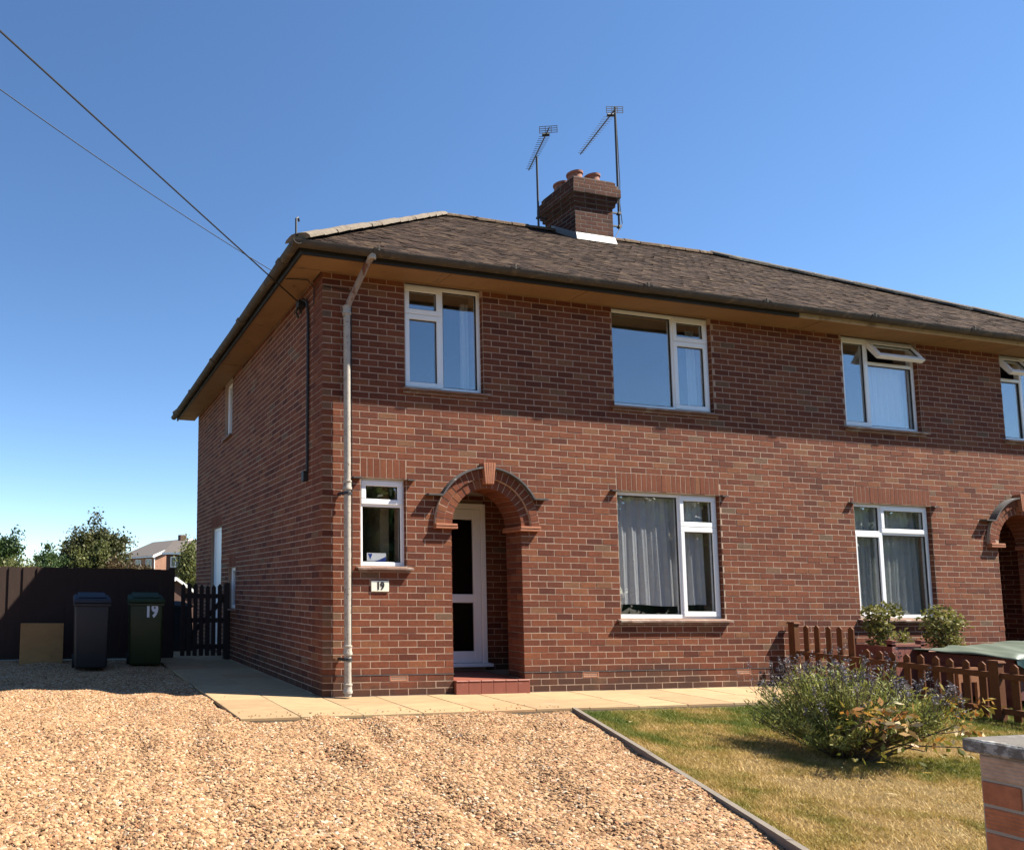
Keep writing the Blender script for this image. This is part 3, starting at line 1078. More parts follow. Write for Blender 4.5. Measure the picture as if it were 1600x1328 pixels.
for xc in (X1, X2):
    main = xc == X1
    body = MB()
    n = 36
    for k in range(n):
        wedge(body, xc, SPR, RIN + .006, 0.573, math.pi * k / n, math.pi * (k + 1) / n, -0.02, 0.009)
        wedge(body, xc, SPR, 0.573, 0.690, math.pi * k / n, math.pi * (k + 1) / n, -0.02, 0.036)
    for k in range(n):
        wedge(body, xc, SPR, RIN + .006, 0.60, math.pi * k / n, math.pi * (k + 1) / n, -0.306, -0.02)
    arch = body.build('arch', M['mortar'], house)
    for ring, (r0, r1, nn, d) in enumerate(((RIN, 0.571, 20, 0.012), (0.575, 0.686, 25, 0.040))):
        for k in range(nn):
            a0 = math.pi * k / nn + .007; a1 = math.pi * (k + 1) / nn - .007
            mb = MB()
            wedge(mb, xc, SPR, r0, r1, a0, a1, -0.31 if ring == 0 else 0.0, d + random.gauss(0, 0.002))
            o = mb.build('arch_brick', M['brick_o'], arch, bevel=0.003)
            o['rnd'] = min(0.93, max(0.3, random.gauss(0.66, 0.16)))
    # keystone of upright tiles
    for i in range(5):
        t0, t1 = i / 5, (i + 1) / 5
        b0, b1 = xc - .056 + .112 * t0 + .002, xc - .056 + .112 * t1 - .002
        c0, c1 = xc - .083 + .166 * t0 + .002, xc - .083 + .166 * t1 - .002
        mb = MB()
        mb.hexa([(b0, -0.085, 2.425), (b1, -0.085, 2.425), (b1, 0.05, 2.425), (b0, 0.05, 2.425),
                 (c0, -0.090, 2.672), (c1, -0.090, 2.672), (c1, 0.05, 2.672), (c0, 0.05, 2.672)])
        mb.build('keystone_tile', M['terracotta'], arch, bevel=0.002)
    # impost tile courses
    for sgn in (-1, 1):
        for q in range(2):
            za = 24.75 * C + q * 0.030
            xa, xb = sorted((xc + sgn * (RIN - 0.045 + 0.006 * q), xc + sgn * (RIN + 0.235)))
            MB().box(xa, xb, -0.06 - .004 * q, 0.30, za, za + 0.026).build('impost_tile', M['terracotta'], arch, bevel=0.003)
    # slate hood mould with its returns
    hood = MB()
    a_end = math.asin((29.9 * C - SPR) / 0.705)
    n = 26
    for k in range(n):
        a0 = a_end + (math.pi - 2 * a_end) * k / n; a1 = a_end + (math.pi - 2 * a_end) * (k + 1) / n
        wedge(hood, xc, SPR, 0.689, 0.708, a0, a1, -0.01, 0.085)
    for sgn in (-1, 1):
        xa, xb = sorted((xc + sgn * 0.60, xc + sgn * 0.79))
        hood.box(xa, xb, -0.085, 0.01, 29.7 * C, 29.7 * C + .018)
    hood.build('hood_mould', M['slate'], arch)

# ---- doorsteps
for xc in (X1, X2):
    mb = MB().box(xc - RIN + .002, xc + RIN - .002, -0.02, 0.92, -0.1, 0.148)
    st = mb.build('doorstep', M['red_tile'], house)
    x0, x1 = xc - RIN - .012, xc + RIN + .03
    for i in range(6):
        a = x0 + (x1 - x0) * i / 6; b = x0 + (x1 - x0) * (i + 1) / 6
        MB().box(a + .0015, b - .0015, -0.062, -0.02, 0.0, 0.138).build('step_tile', M['red_tile'], st, bevel=0.002)
        MB().box(a + .0015, b - .0015, -0.068, 0.0, 0.140, 0.156).build('step_nosing', M['red_tile'], st, bevel=0.005)


# ---- windows
def ring(mb, x0, x1, z0, z1, w, y0, y1):
    mb.box(x0, x1, y0, y1, z0, z0 + w).box(x0, x1, y0, y1, z1 - w, z1)
    mb.box(x0, x0 + w, y0, y1, z0 + w, z1 - w).box(x1 - w, x1, y0, y1, z0 + w, z1 - w)


def pane(mbp, x0, x1, z0, z1, y):
    mbp.box(x0, x1, y, y + 0.006, z0, z1)


FY = 0.055


def window(key, cells, sill=True):
    """cells: (fx0, fx1, fz0, fz1, kind) fractions; kind 'fixed' or 'sash' or 'open'"""
    x0, x1, z0, z1 = WIN[key]
    y0, y1 = FY, FY + 0.065
    mb = MB()
    ring(mb, x0, x1, z0, z1, 0.045, y0, y1)
    ix0, ix1, iz0, iz1 = x0 + .045, x1 - .045, z0 + .045, z1 - .045
    W_, H_ = x1 - x0, z1 - z0
    bars = set()
    for (a, b, c, d, kind) in cells:
        xa, xb, za, zb = x0 + a * W_, x0 + b * W_, z0 + c * H_, z0 + d * H_
        if a > 0.01: mb.box(xa - .024, xa + .024, y0 + .001, y1, max(za, iz0), min(zb, iz1))
        if c > 0.01: mb.box(max(xa, ix0) + (.024 if a > .01 else 0), min(xb, ix1) - (.024 if b < .99 else 0), y0 + .0015, y1, za - .024, za + .024)
    fr = mb.build('window', M['upvc'], house, bevel=0.004)
    for (a, b, c, d, kind) in cells:
        xa = x0 + .045 if a < .01 else x0 + a * W_ + .024
        xb = x1 - .045 if b > .99 else x0 + b * W_ - .024
        za = z0 + .045 if c < .01 else z0 + c * H_ + .024
        zb = z1 - .045 if d > .99 else z0 + d * H_ - .024
        if kind == 'fixed':
            g = MB(); ring(g, xa, xb, za, zb, 0.010, y0 + .014, y0 + .03); g.build('glazing_bead', M['gasket'], fr)
            MB().box(xa + .004, xb - .004, y0 + .026, y0 + .032, za + .004, zb - .004).build('pane', M['glass'], fr)
        else:
            m_ = 0.022
            sx0, sx1, sz0, sz1 = xa - m_, xb + m_, za - m_, zb + m_
            hz = sz1
            s = MB(); ring(s, sx0, sx1, sz0 - hz, sz1 - hz, 0.062, -0.018, 0.045)
            so = s.build('sash', M['upvc'], fr, (0, y0 + .006, hz), bevel=0.006)
            g = MB(); ring(g, sx0 + .06, sx1 - .06, sz0 + .06 - hz, sz1 - .06 - hz, 0.008, -0.004, 0.01)
            go = g.build('glazing_bead', M['gasket'], fr, (0, y0 + .006, hz))
            p = MB().box(sx0 + .06, sx1 - .06, 0.010, 0.016, sz0 + .06 - hz, sz1 - .06 - hz).build('pane', M['glass'], fr, (0, y0 + .006, hz))
            if kind == 'open':
                for q in (so, go, p): q.rotation_euler = (R(-32), 0, 0)
    if sill:
        mb = MB()
        n = max(4, round((W_ + .12) / 0.16))
        for i in range(n):
            a = x0 - .06 + (W_ + .12) * i / n; b = x0 - .06 + (W_ + .12) * (i + 1) / n
            dz = random.uniform(-.003, .003)
            mb.hexa([(a + .001, -0.062, z0 - .043 + dz), (b - .001, -0.062, z0 - .043 + dz), (b - .001, 0.05, z0 - .032), (a + .001, 0.05, z0 - .032),
                     (a + .001, -0.062, z0 - .022 + dz), (b - .001, -0.062, z0 - .022 + dz), (b - .001, 0.05, z0 - .004), (a + .001, 0.05, z0 - .004)])
        mb.build('window_sill', M['sill'], fr)
        MB().box(x0 - .035, x1 + .035, -0.022, 0.05, z0 - .075, z0 - .045).build('sill_tile_course', M['sill'], fr)
    return fr


w1 = window('w1', [(0, 1, 0, .70, 'fixed'), (0, 1, .70, 1, 'sash')])
w2 = window('w2', [(0, .625, 0, 1, 'fixed'), (.625, 1, 0, .735, 'sash'), (.625, 1, .735, 1, 'sash')])
w3 = window('w3', [(0, .38, 0, .745, 'sash'), (0, .38, .745, 1, 'fixed'), (.38, 1, 0, .745, 'fixed'), (.38, 1, .745, 1, 'sash')])
window('u1', [(0, .49, 0, .715, 'sash'), (0, .49, .715, 1, 'sash'), (.49, 1, 0, 1, 'fixed')])
window('u2', [(0, .635, 0, 1, 'fixed'), (.635, 1, 0, .735, 'sash'), (.635, 1, .735, 1, 'sash')])
window('u3', [(0, .37, 0, 1, 'sash'), (.37, 1, 0, .735, 'fixed'), (.37, 1, .735, 1, 'open')])
window('u4', [(0, .49, 0, .715, 'fixed'), (0, .49, .715, 1, 'open'), (.49, 1, 0, 1, 'fixed')])

# little card standing in the small window
sx, sz = 0.575, WIN['w1'][2] + 0.055
MB().box(sx, sx + .235, FY + .034, FY + .037, sz, sz + .095).build('sticker', M['white_print'], w1)
MB().prism([(sx + .09, sz + .001), (sx + .234, sz + .001), (sx + .234, sz + .055), (sx + .15, sz + .018)], -FY - .0335, -FY - .033, FR).build('sticker_band', M['blue_print'], w1)
MB().prism([(sx + .012, sz + .085), (sx + .066, sz + .085), (sx + .039, sz + .018)], -FY - .0335, -FY - .033, FR).build('sticker_emblem', M['blue_print'], w1)
# pale wall seen inside the small window
MB().box(0.86, 0.97, 0.34, 0.95, 1.2, 2.5).build('interior_jamb', M['beige'], house)

# side openings: recessed white joinery
for key, kind in (('su', 'w'), ('sd', 'd'), ('sw', 'w')):
    y0, y1, z0, z1 = SIDE[key]
    mb = MB()
    for (a, b, c, d) in ((y0, y1, z0, z0 + .06), (y0, y1, z1 - .06, z1), (y0, y0 + .06, z0 + .06, z1 - .06), (y1 - .06, y1, z0 + .06, z1 - .06)):
        mb.box(0.06, 0.13, a, b, c, d)
    if kind == 'w':
        fr = mb.build('window', M['upvc'], house, bevel=0.004)
        MB().box(0.09, 0.096, y0 + .06, y1 - .06, z0 + .06, z1 - .06).build('pane', M['glass'], fr)
        MB().box(-0.05, 0.06, y0 - .04, y1 + .04, z0 - .035, z0 - .004).build('window_sill', M['sill'], fr)
    else:
        fr = mb.build('side_door', M['upvc'], house, bevel=0.004)
        MB().box(0.075, 0.115, y0 + .06, y1 - .06, z0 + .06, z1 - .06).build('door_leaf', M['upvc'], fr)

# front doors
for xc in (X1, X2):
    dx0, dx1 = xc - 0.36, xc + 0.55
    yb = 0.86
    fr = MB()
    fr.box(dx0, dx0 + .07, yb, yb + .07, 0.25, 2.31).box(dx1 - .07, dx1, yb, yb + .07, 0.25, 2.31).box(dx0 + .07, dx1 - .07, yb, yb + .07, 2.24, 2.31)
    fro = fr.build('door_frame', M['upvc'], house, bevel=0.006)
    MB().box(dx0 - .03, dx1 + .05, yb - .05, yb + .07, 0.205, 0.25).build('threshold', M['upvc'], fro, bevel=0.006)
    lf = MB()
    a, b = dx0 + .073, dx1 - .073
    y_ = yb + .015
    lf.box(a, a + .11, y_, y_ + .05, 0.255, 2.235).box(b - .11, b, y_, y_ + .05, 0.255, 2.235)
    for (za, zb) in ((0.255, 0.40), (1.02, 1.13), (2.10, 2.235)):
        lf.box(a + .11, b - .11, y_, y_ + .05, za, zb)
    lo = lf.build('front_door', M['upvc'], fro, bevel=0.006)
    MB().box(a + .105, b - .105, y_ + .02, y_ + .028, 0.395, 2.105).build('pane', M['glass_dark'], fro)
    MB().box(dx0, dx1, yb + .12, yb + .14, 0.2, 2.31).build('hall_curtain', M['interior_dark'], fro)

# house number plate
pl = MB().box(.578, .795, -0.014, -0.001, 1.152, 1.275).build('number_plate', M['plate'], house, bevel=0.004)
text_mesh('19', 0.115, 0.0015, 'numeral', M['black'], pl, Matrix.Translation((.688, -0.0165, 1.214)) @ Matrix.Rotation(R(90), 4, 'X'), 0.0045, 0.85)

# ------------------------------------------------------------------ eaves
OV = 0.40
mb = MB()
ex = [-OV + .03]
while ex[-1] < XR + OV - .03: ex.append(min(ex[-1] + 1.83, XR + OV - .03))
for a, b in zip(ex[:-1], ex[1:]):
    z = SOF + random.uniform(-.004, .004)
    MB().box(a + .004, b - .004, -OV + .03, -0.012 if a > -.2 else -0.012, z, z + .012).build('soffit_board', M['soffit'], house)
ey = [-0.012]
while ey[-1] < YD + OV - .03: ey.append(min(ey[-1] + 1.83, YD + OV - .03))
for a, b in zip(ey[:-1], ey[1:]):
    z = SOF + random.uniform(-.004, .004)
    MB().box(-OV + .03, -0.012, a + .004, b - .004, z, z + .012).build('soffit_board', M['soffit'], house)
# bed mould strip where the soffit meets the bricks
MB().box(-0.012, XR, -0.010, 0.0, SOF - .012, SOF + .02).build('soffit_trim', M['soffit'], house)
FB, FT = SOF - .025, SOF + .125
MB().box(-OV, 6.45, -OV, -OV + .028, FB, FT).build('fascia', M['fascia'], house)
MB().box(6.452, XR + OV, -OV, -OV + .028, FB, FT).build('fascia', M['fascia_cream'], house)
MB().box(-OV, -OV + .028, -OV + .03, YD + OV, FB, FT).build('fascia', M['fascia'], house)


def gutter(a, b, out, joints):
    a, b, out = Vector(a), Vector(b), Vector(out)
    r = 0.062
    mb = MB()
    n = 8
    prof = []
    for k in range(n + 1):
        t = math.pi * k / n
        prof.append((out * (-math.cos(t) * r), -math.sin(t) * r))
    for k in range(n, -1, -1):
        t = math.pi * k / n
        prof.append((out * (-math.cos(t) * (r - .008)), -math.sin(t) * (r - .008)))
    m = len(prof)
    segs = 14
    vs = []
    for i in range(segs + 1):
        p = a + (b - a) * i / segs
        sag = random.uniform(-.006, .004)
        for o_, z_ in prof:
            vs.append(p + o_ + Vector((0, 0, z_ + sag)))
    fs = []
    for i in range(segs):
        for k in range(m):
            fs.append((i * m + k, i * m + (k + 1) % m, (i + 1) * m + (k + 1) % m, (i + 1) * m + k))
    fs.append(tuple(range(m))); fs.append(tuple(range(segs * m, segs * m + m)))
    mb.add(vs, fs)
    g = mb.build('gutter', M['gutter'], house, smooth=True)
    L = (b - a).length
    d = (b - a).normalized()
    for t in joints:
        c = a + d * t
        jm = MB()
        vs, fs = [], []
        for s_ in (-0.06, 0.06):
            for k in range(n + 1):
                th = math.pi * k / n
                vs.append(c + d * s_ + out * (-math.cos(th) * (r + .012)) + Vector((0, 0, -math.sin(th) * (r + .012) + .006)))
        for k in range(n):
            fs.append((k, k + 1, n + 2 + k, n + 1 + k))
        # inner skin for thickness
        q = len(vs)
        for s_ in (-0.06, 0.06):
            for k in range(n + 1):
                th = math.pi * k / n
                vs.append(c + d * s_ + out * (-math.cos(th) * (r - .01)) + Vector((0, 0, -math.sin(th) * (r - .01) + .006)))
        for k in range(n):
            fs.append((q + k, q + n + 1 + k, q + n + 2 + k, q + k + 1))
            fs.append((k, q + k, q + k + 1, k + 1)); fs.append((n + 1 + k, n + 2 + k, q + n + 2 + k, q + n + 1 + k))
        jm.add(vs, fs)
        # gutter bolt
        jm.box(c.x - .01, c.x + .01, c.y - .01 + out.y * r, c.y + .01 + out.y * r, c.z - .02, c.z + .03)
        jm.build('gutter_joint', M['gutter'], g, smooth=True)
    return g


GZ = 4.876
gy = -OV - .066
gut = gutter((gy - .06, gy, GZ), (XR + OV, gy, GZ - .02), (0, -1, 0), [0.98, 2.68, 4.5, 6.3, 8.1, 9.9, 11.4])
gutter((gy, gy - .06, GZ), (gy, YD + OV, GZ - .02), (-1, 0, 0), [0.55, 2.4, 4.2, 6.1, 7.9])

# rainwater downpipe
px_, py_ = 0.258, -0.098
dp = MB().tube([(px_, py_, 0.02), (px_, py_, 4.34)], 0.038, 14).build('downpipe', M['pipe'], house, smooth=True)
MB().tube([(px_, py_, 4.33), (px_ + .02, py_ - .03, 4.42), (px_ + .12, gy + .06, 4.76), (px_ + .14, gy, 4.80), (px_ + .14, gy, 4.86)], 0.036, 12).build('swan_neck', M['pipe_rust'], dp, smooth=True)
mb = MB()
for z in (4.33, 2.33, 0.52, 0.11):
    mb.lathe([(0.036, 0), (0.051, 0.005), (0.051, 0.03), (0.045, 0.04), (0.045, 0.085), (0.050, 0.09), (0.050, 0.105), (0.036, 0.11)], 14, (px_, py_, z - .06))
mb.lathe([(0.037, 0), (0.048, 0.01), (0.048, 0.07), (0.037, 0.08)], 14, (px_ + .14, gy, 4.77))
mb.build('pipe_collar', M['pipe'], dp, smooth=True)
mb = MB()
for z in (2.22, 0.40):
    mb.lathe([(0.038, 0), (0.046, 0.0), (0.046, 0.03), (0.038, 0.03)], 14, (px_, py_, z))
    mb.box(px_ - .075, px_ + .06, -0.09, -0.07, z, z + .03).box(px_ - .07, px_ - .05, -0.08, 0.0, z, z + .03)
mb.build('pipe_bracket', M['metal_dark'], dp)
# thin cable beside the pipe
MB().tube([(0.02, -0.012, 4.62), (0.34, -0.012, 4.60), (0.352, -0.010, 4.5), (0.352, -0.010, 2.4), (0.348, -0.010, 1.2), (0.335, -0.010, 0.36)], 0.006, 6).build('wall_cable', M['cable'], house)

# service cable and its bracket on the flank
mb = MB()
mb.tube([(-0.02, 0.70, 4.56), (-0.05, 0.66, 4.66), (-0.05, 0.52, 4.67), (-0.03, 0.43, 4.60), (-0.022, 0.42, 4.4), (-0.022, 0.44, 2.55)], 0.017, 8)
mb.tube([(-0.03, 0.74, 4.52), (-0.07, 0.72, 4.58), (-0.07, 0.62, 4.66)], 0.014, 8)
mb.box(-0.09, 0.0, 0.56, 0.66, 4.60, 4.68)
mb.box(-0.06, 0.0, 0.46, 0.54, 2.44, 2.56)
mb.build('service_cable', M['cable'], house)
MB().tube([(-0.46, 0.45, 4.86), (-0.30, 0.25, 4.78), (-0.10, 0.22, 4.78), (-0.02, 0.22, 4.70), (-0.02, 0.22, 4.52), (-0.02, 0.30, 4.50)], 0.007, 6).build('wall_cable', M['cable'], house)

# ------------------------------------------------------------------ roof
EO = OV + .03                    # eaves line of the tiles
EZ = 4.925
RUN = 4.05
RZ = 7.87
RY = -EO + RUN                   # ridge line
XA, XB = -EO + RUN, XR + EO - RUN
tanp = (RZ - EZ) / RUN
sl = math.sqrt(1 + tanp * tanp)
e = EO
z0 = EZ - .03
roof = MB().add([(-e, -e, z0), (XR + e, -e, z0), (XR + e, RY + RUN, z0), (-e, RY + RUN, z0), (XA, RY, RZ - .03), (XB, RY, RZ - .03)],
                [(0, 1, 5, 4), (1, 2, 5), (2, 3, 4, 5), (3, 0, 4), (0, 3, 2, 1)]).build('roof', M['underlay'], house)

tiles = []      # (origin, along, up, normal, width, rnd)
GA = 0.100
cosp, sinp = 1 / sl, tanp / sl


def tile_plane(org, along, inward, length, hip):
    """org: eaves corner; tiles laid row by row, clipped at both hips"""
    along, inward = Vector(along), Vector(inward)
    up = (inward * cosp + Vector((0, 0, 1)) * sinp)
    nrm = along.cross(up).normalized()
    if nrm.z < 0: nrm = -nrm
    rows = int(RUN * sl / GA)
    for r in range(-1, rows):
        s = r * GA
        plan = (s + GA * .5) * cosp
        lo, hi = max(plan, 0) + .02, length - max(plan, 0) - .02
        x = (0 if r % 2 else -0.0825)
        while x < length:
            a, b = max(x, lo), min(x + 0.165, hi)
            if b - a > 0.04:
                tiles.append((Vector(org) + along * ((a + b) / 2) + up * s, along, up, nrm, b - a, random.random()))
            x += 0.165


tile_plane((-EO, -EO, EZ - .012), (1, 0, 0), (0, 1, 0), XR + 2 * EO, True)
nfront = len(tiles)
tile_plane((-EO, RY + RUN, EZ - .012), (0, -1, 0), (1, 0, 0), RUN * 2, True)


def tile_verts(w, jit):
    L = 0.165
    t = 0.013 + jit[0] * .005
    lift = 0.012 + jit[1] * .006
    tw = jit[2] * .004
    # u along, s up-slope, n normal
    return [(-w / 2 + .002, 0, lift - t + tw), (w / 2 - .002, 0, lift - t - tw), (w / 2 - .002, L, -.004), (-w / 2 + .002, L, -.004),
            (-w / 2 + .002, 0 + jit[3] * .010, lift + tw), (w / 2 - .002, 0 + jit[4] * .010, lift - tw), (w / 2 - .002, L, .010), (-w / 2 + .002, L, .010)]


TF = [(4, 5, 6, 7), (0, 1, 5, 4), (1, 2, 6, 5), (3, 0, 4, 7)]
order = sorted(range(nfront), key=lambda i: (tiles[i][0] - CAM).length)
single = set(order[:300])
VV, FF, RR, n = [], [], [], 0
tcache = {}
for i, (o_, al, up, nr, w, r) in enumerate(tiles):
    if i in single:
        key = (round(w, 2), random.randrange(6), tuple(al))
        if key not in tcache:
            jit = [random.uniform(-1, 1) for _ in range(5)]
            me = bpy.data.meshes.new('roof_tile')
            me.from_pydata([al * q[0] + up * q[1] + nr * q[2] for q in tile_verts(w, jit)], [], TF)
            me.materials.append(M['tile_o'])
            tcache[key] = me
        ob = link('roof_tile', tcache[key], roof, o_)
        ob['rnd'] = r
    else:
        jit = [random.uniform(-1, 1) for _ in range(5)]
        VV += [o_ + al * q[0] + up * q[1] + nr * q[2] for q in tile_verts(w, jit)]
        FF += [tuple(k + n for k in f) for f in TF]
        RR += [r] * 8
        n += 8
tag(np_mesh('roof_tiling', [tuple(v) for v in VV], FF, M['tile'], RR, roof), kind='stuff')


def capping(a, b, name, m, r, pitch, lift=0.0, flat=0.55, rough=0.0):
    a, b = Vector(a), Vector(b)
    L = (b - a).length
    n = max(1, round(L / pitch))
    d = (b - a).normalized()
    side = d.cross(Vector((0, 0, 1))).normalized()
    up = side.cross(d).normalized()
    for i in range(n):
        p = a + (b - a) * (i / n) + up * (lift + random.uniform(-.004, .004))
        q = a + (b - a) * ((i + 1.04) / n) + up * (lift + random.uniform(-.004, .004) + .008)
        vs, fs = [], []
        K = 8
        for c, rr in ((p, r), (q, r * .95)):
            for k in range(K + 1):
                t = math.pi * k / K
                jr = rr * (1 + random.uniform(-rough, rough))
                vs.append(c + side * math.cos(t) * jr + up * math.sin(t) * jr * flat)
            vs += [c + side * (-rr), c + side * rr]
        st = K + 3
        for k in range(K):
            fs.append((k, k + 1, st + k + 1, st + k))
        fs.append(tuple(range(K + 1))); fs.append(tuple(range(st, st + K + 1)))
        MB().add(vs, fs).build(name, m, roof, smooth=False)


capping((-EO - .02, -EO - .02, EZ - .035), (XA, RY, RZ - .03), 'hip_tile', M['hip_cement'], 0.15, 0.42, 0.0, 0.52, 0.05)
capping((XR + EO, -EO, EZ - .035), (XB, RY, RZ - .03), 'hip_tile', M['hip_grey'], 0.125, 0.34, 0.0, 0.75, 0.03)
capping((-EO, RY + RUN, EZ - .035), (XA, RY, RZ - .03), 'hip_tile', M['hip_grey'], 0.125, 0.34, 0.0, 0.7, 0.03)
capping((XA, RY, RZ - .065), (XB, RY, RZ - .065), 'ridge_tile', M['ridge'], 0.13, 0.34, 0.0, 0.78, 0.05)
# hip iron
MB().tube([(-EO - .01, -EO - .01, EZ), (-EO - .05, -EO - .05, EZ + .02), (-EO - .05, -EO - .05, EZ + .19), (-EO - .02, -EO - .02, EZ + .22), (-EO + .0, -EO + .0, EZ + .19)], 0.012, 6).build('hip_iron', M['metal_dark'], roof)

# ------------------------------------------------------------------ chimney
cx0, cx1, cy0, cy1 = 5.93, 6.73, 3.0, 3.80
chim = MB()
chim.box(cx0 + .002, cx1 - .002, cy0 + .002, cy1 - .002, 6.9, 8.10)
lev = [(8.10, 1, .035), (8.176, 1, .065), (8.252, 2, .10), (8.404, 1, .07), (8.48, 1, .04)]
for z, kk, p in lev:
    chim.box(cx0 - p + .002, cx1 + p - .002, cy0 - p + .002, cy1 + p - .002, z, z + kk * C - .001)
chimney = chim.build('chimney', M['mortar_grey'], house)
groups = []


def face_bricks(u0, u1, z_a, ncourse, mp, off, flip=False):
    g = Bricks(mp, chimney, flip)
    for k in range(ncourse):
        za = z_a + k * C
        for n in range(-1, 6):
            a = max(u0, u0 + (n + (off + k) % 2 * .5) * U); b = min(u1, u0 + (n + 1 + (off + k) % 2 * .5) * U)
            if b - a > .04: g.add(a, b, za, za + C)
    groups.append(g)


for (za, nc, p) in [(7.262, 11, 0.0)] + lev:
    mf = (lambda p: (lambda u, v, d: (u, cy0 - p - d, v)))(p)
    ml = (lambda p: (lambda u, v, d: (cx0 - p - d, u, v)))(p)
    mr = (lambda p: (lambda u, v, d: (cx1 + p + d, u, v)))(p)
    face_bricks(cx0 - p, cx1 + p, za, nc, mf, 0)
    face_bricks(cy0 - p, cy1 + p, za, nc, ml, 1, True)
    face_bricks(cy0 - p, cy1 + p, za, nc, mr, 1)
for g in groups:
    g.items = [it[:2] + (it[2],) + it[3:] for it in g.items]
finish_bricks(groups, 0, M['brick_sooty_o'], M['brick_sooty'])
MB().box(cx0 - .02, cx1 + .02, cy0 - .02, cy1 + .02, 8.554, 8.58).build('flaunching', M['flaunch'], chimney)
for (x, y) in ((6.13, 3.22), (6.50, 3.22), (6.13, 3.58), (6.50, 3.58)):
    MB().lathe([(0.135, 0), (0.128, 0.10), (0.122, 0.17), (0.140, 0.18), (0.143, 0.215), (0.120, 0.225), (0.100, 0.22), (0.10, 0.05)], 18).build('chimney_pot', M['pot'], chimney, (x, y, 8.575), smooth=True)
# lead flashing along the slope foot
zr = lambda y: EZ + (y + EO) * tanp
fl = MB()
fl.hexa([(cx0 - .02, cy0 - .06, zr(cy0 - .06) + .02), (cx1 + .02, cy0 - .06, zr(cy0 - .06) + .02), (cx1 + .02, cy0 - .004, zr(cy0) + .02), (cx0 - .02, cy0 - .004, zr(cy0) + .02),
         (cx0 - .005, cy0 - .022, zr(cy0) + .115), (cx1 + .005, cy0 - .022, zr(cy0) + .115), (cx1 + .005, cy0 - .004, zr(cy0) + .115), (cx0 - .005, cy0 - .004, zr(cy0) + .115)])
for xs_ in (cx0 - .012, cx1 + .004):
    fl.hexa([(xs_, cy0 - .02, zr(cy0) - .02), (xs_ + .008, cy0 - .02, zr(cy0) - .02), (xs_ + .008, RY, zr(RY) - .02), (xs_, RY, zr(RY) - .02),
             (xs_, cy0 - .02, zr(cy0) + .115), (xs_ + .008, cy0 - .02, zr(cy0) + .115), (xs_ + .008, RY, zr(RY) + .11), (xs_, RY, zr(RY) + .11)])
fl.build('flashing', M['lead'], chimney)


# ------------------------------------------------------------------ television aerials
def aerial(loc, mast_h, back, tip, label, low=0.0, brk=()):
    """loc: foot of the mast; back/tip: ends of the boom in world coordinates"""
    t = thing('tv_aerial', label, 'aerial', loc, 0, 'television aerials on the chimney')
    L = lambda p: Vector(p) - Vector(loc)
    MB().tube([(0, 0, 0), (0.0, 0, mast_h)], 0.019, 8).build('mast', M['metal_dark'], t)
    b, e_ = L(back), L(tip)
    d = (e_ - b).normalized()
    s_ = d.cross(Vector((0, 0, 1))).normalized()
    MB().tube([b - d * .05, e_], 0.013, 6).build('boom', M['alu'], t)
    el = MB()
    n = 18
    for i in range(n):
        c = b + d * (0.22 + (e_ - b).length * (0.98 - .22 / (e_ - b).length) * i / (n - 1))
        w = 0.10 - 0.045 * i / n
        el.tube([c - s_ * w + Vector((0, 0, .012)), c + s_ * w + Vector((0, 0, .012))], 0.0045, 5)
    el.build('element', M['alu'], t)
    rf = MB()
    for zz in (-.06, -.02, .02, .06):
        rf.tube([b - s_ * .15 + Vector((0, 0, zz)), b + s_ * .15 + Vector((0, 0, zz))], 0.006, 5)
    for q in (-.15, -.05, .05, .15):
        rf.tube([b + s_ * q + Vector((0, 0, -.065)), b + s_ * q + Vector((0, 0, .065))], 0.006, 5)
    rf.build('reflector', M['alu'], t)
    MB().tube([b + d * .15 - s_ * .06, b + d * .15 + s_ * .06], 0.025, 8).build('dipole', M['metal_dark'], t)
    bb = MB()
    for z, x in brk:
        bb.box(min(0, x), max(0, x), -.012, .012, z - .012, z + .012)
        bb.box(-.03, .03, -.03, .03, z - .02, z + .02)
    bb.build('bracket', M['metal_dark'], t)
    return t


aerial((5.71, 3.70, 7.84), 1.50, (5.405, 2.97, 9.36), (5.86, 4.14, 9.36), 'shorter television aerial standing left of the chimney stack', brk=((0.30, 0.215),))
a2 = aerial((6.95, 3.10, 7.78), 2.36, (6.90, 3.05, 10.05), (7.25, 4.37, 10.05), 'taller television aerial on the right side of the chimney', brk=((0.30, -0.215), (0.05, -0.215)))
MB().tube([(0.02, 0, 2.2), (0.045, .01, 1.6), (0.05, 0, .9), (0.03, 0, .5), (0.05, -.02, .1), (-.15, -.05, -.2)], 0.007, 5).build('feeder', M['cable'], a2)

# ------------------------------------------------------------------ overhead cables
def cable(a, b, sag, r, label, ext=1.0):
    a, b = Vector(a), Vector(b)
    b = a + (b - a) * ext
    pts = []
    for i in range(33):
        t = i / 32
        p = a.lerp(b, t)
        p.z -= sag * 4 * t * (1 - t)
        pts.append(p)
    o = MB().tube(pts, r, 6).build('overhead_cable', M['cable'], None)
    return tag(o, label, 'cable', 'overhead wires to the house')


cable((-0.06, 0.62, 4.66), (-3.40, -2.2, 5.33), 0.06, 0.0085, 'thick black service cable running up left from the wall bracket', 5.0)
cable((-0.47, 0.45, 4.95), (-3.44, -1.5, 5.62), 0.35, 0.0042, 'thin overhead wire sagging to the left eaves gutter', 3.0)


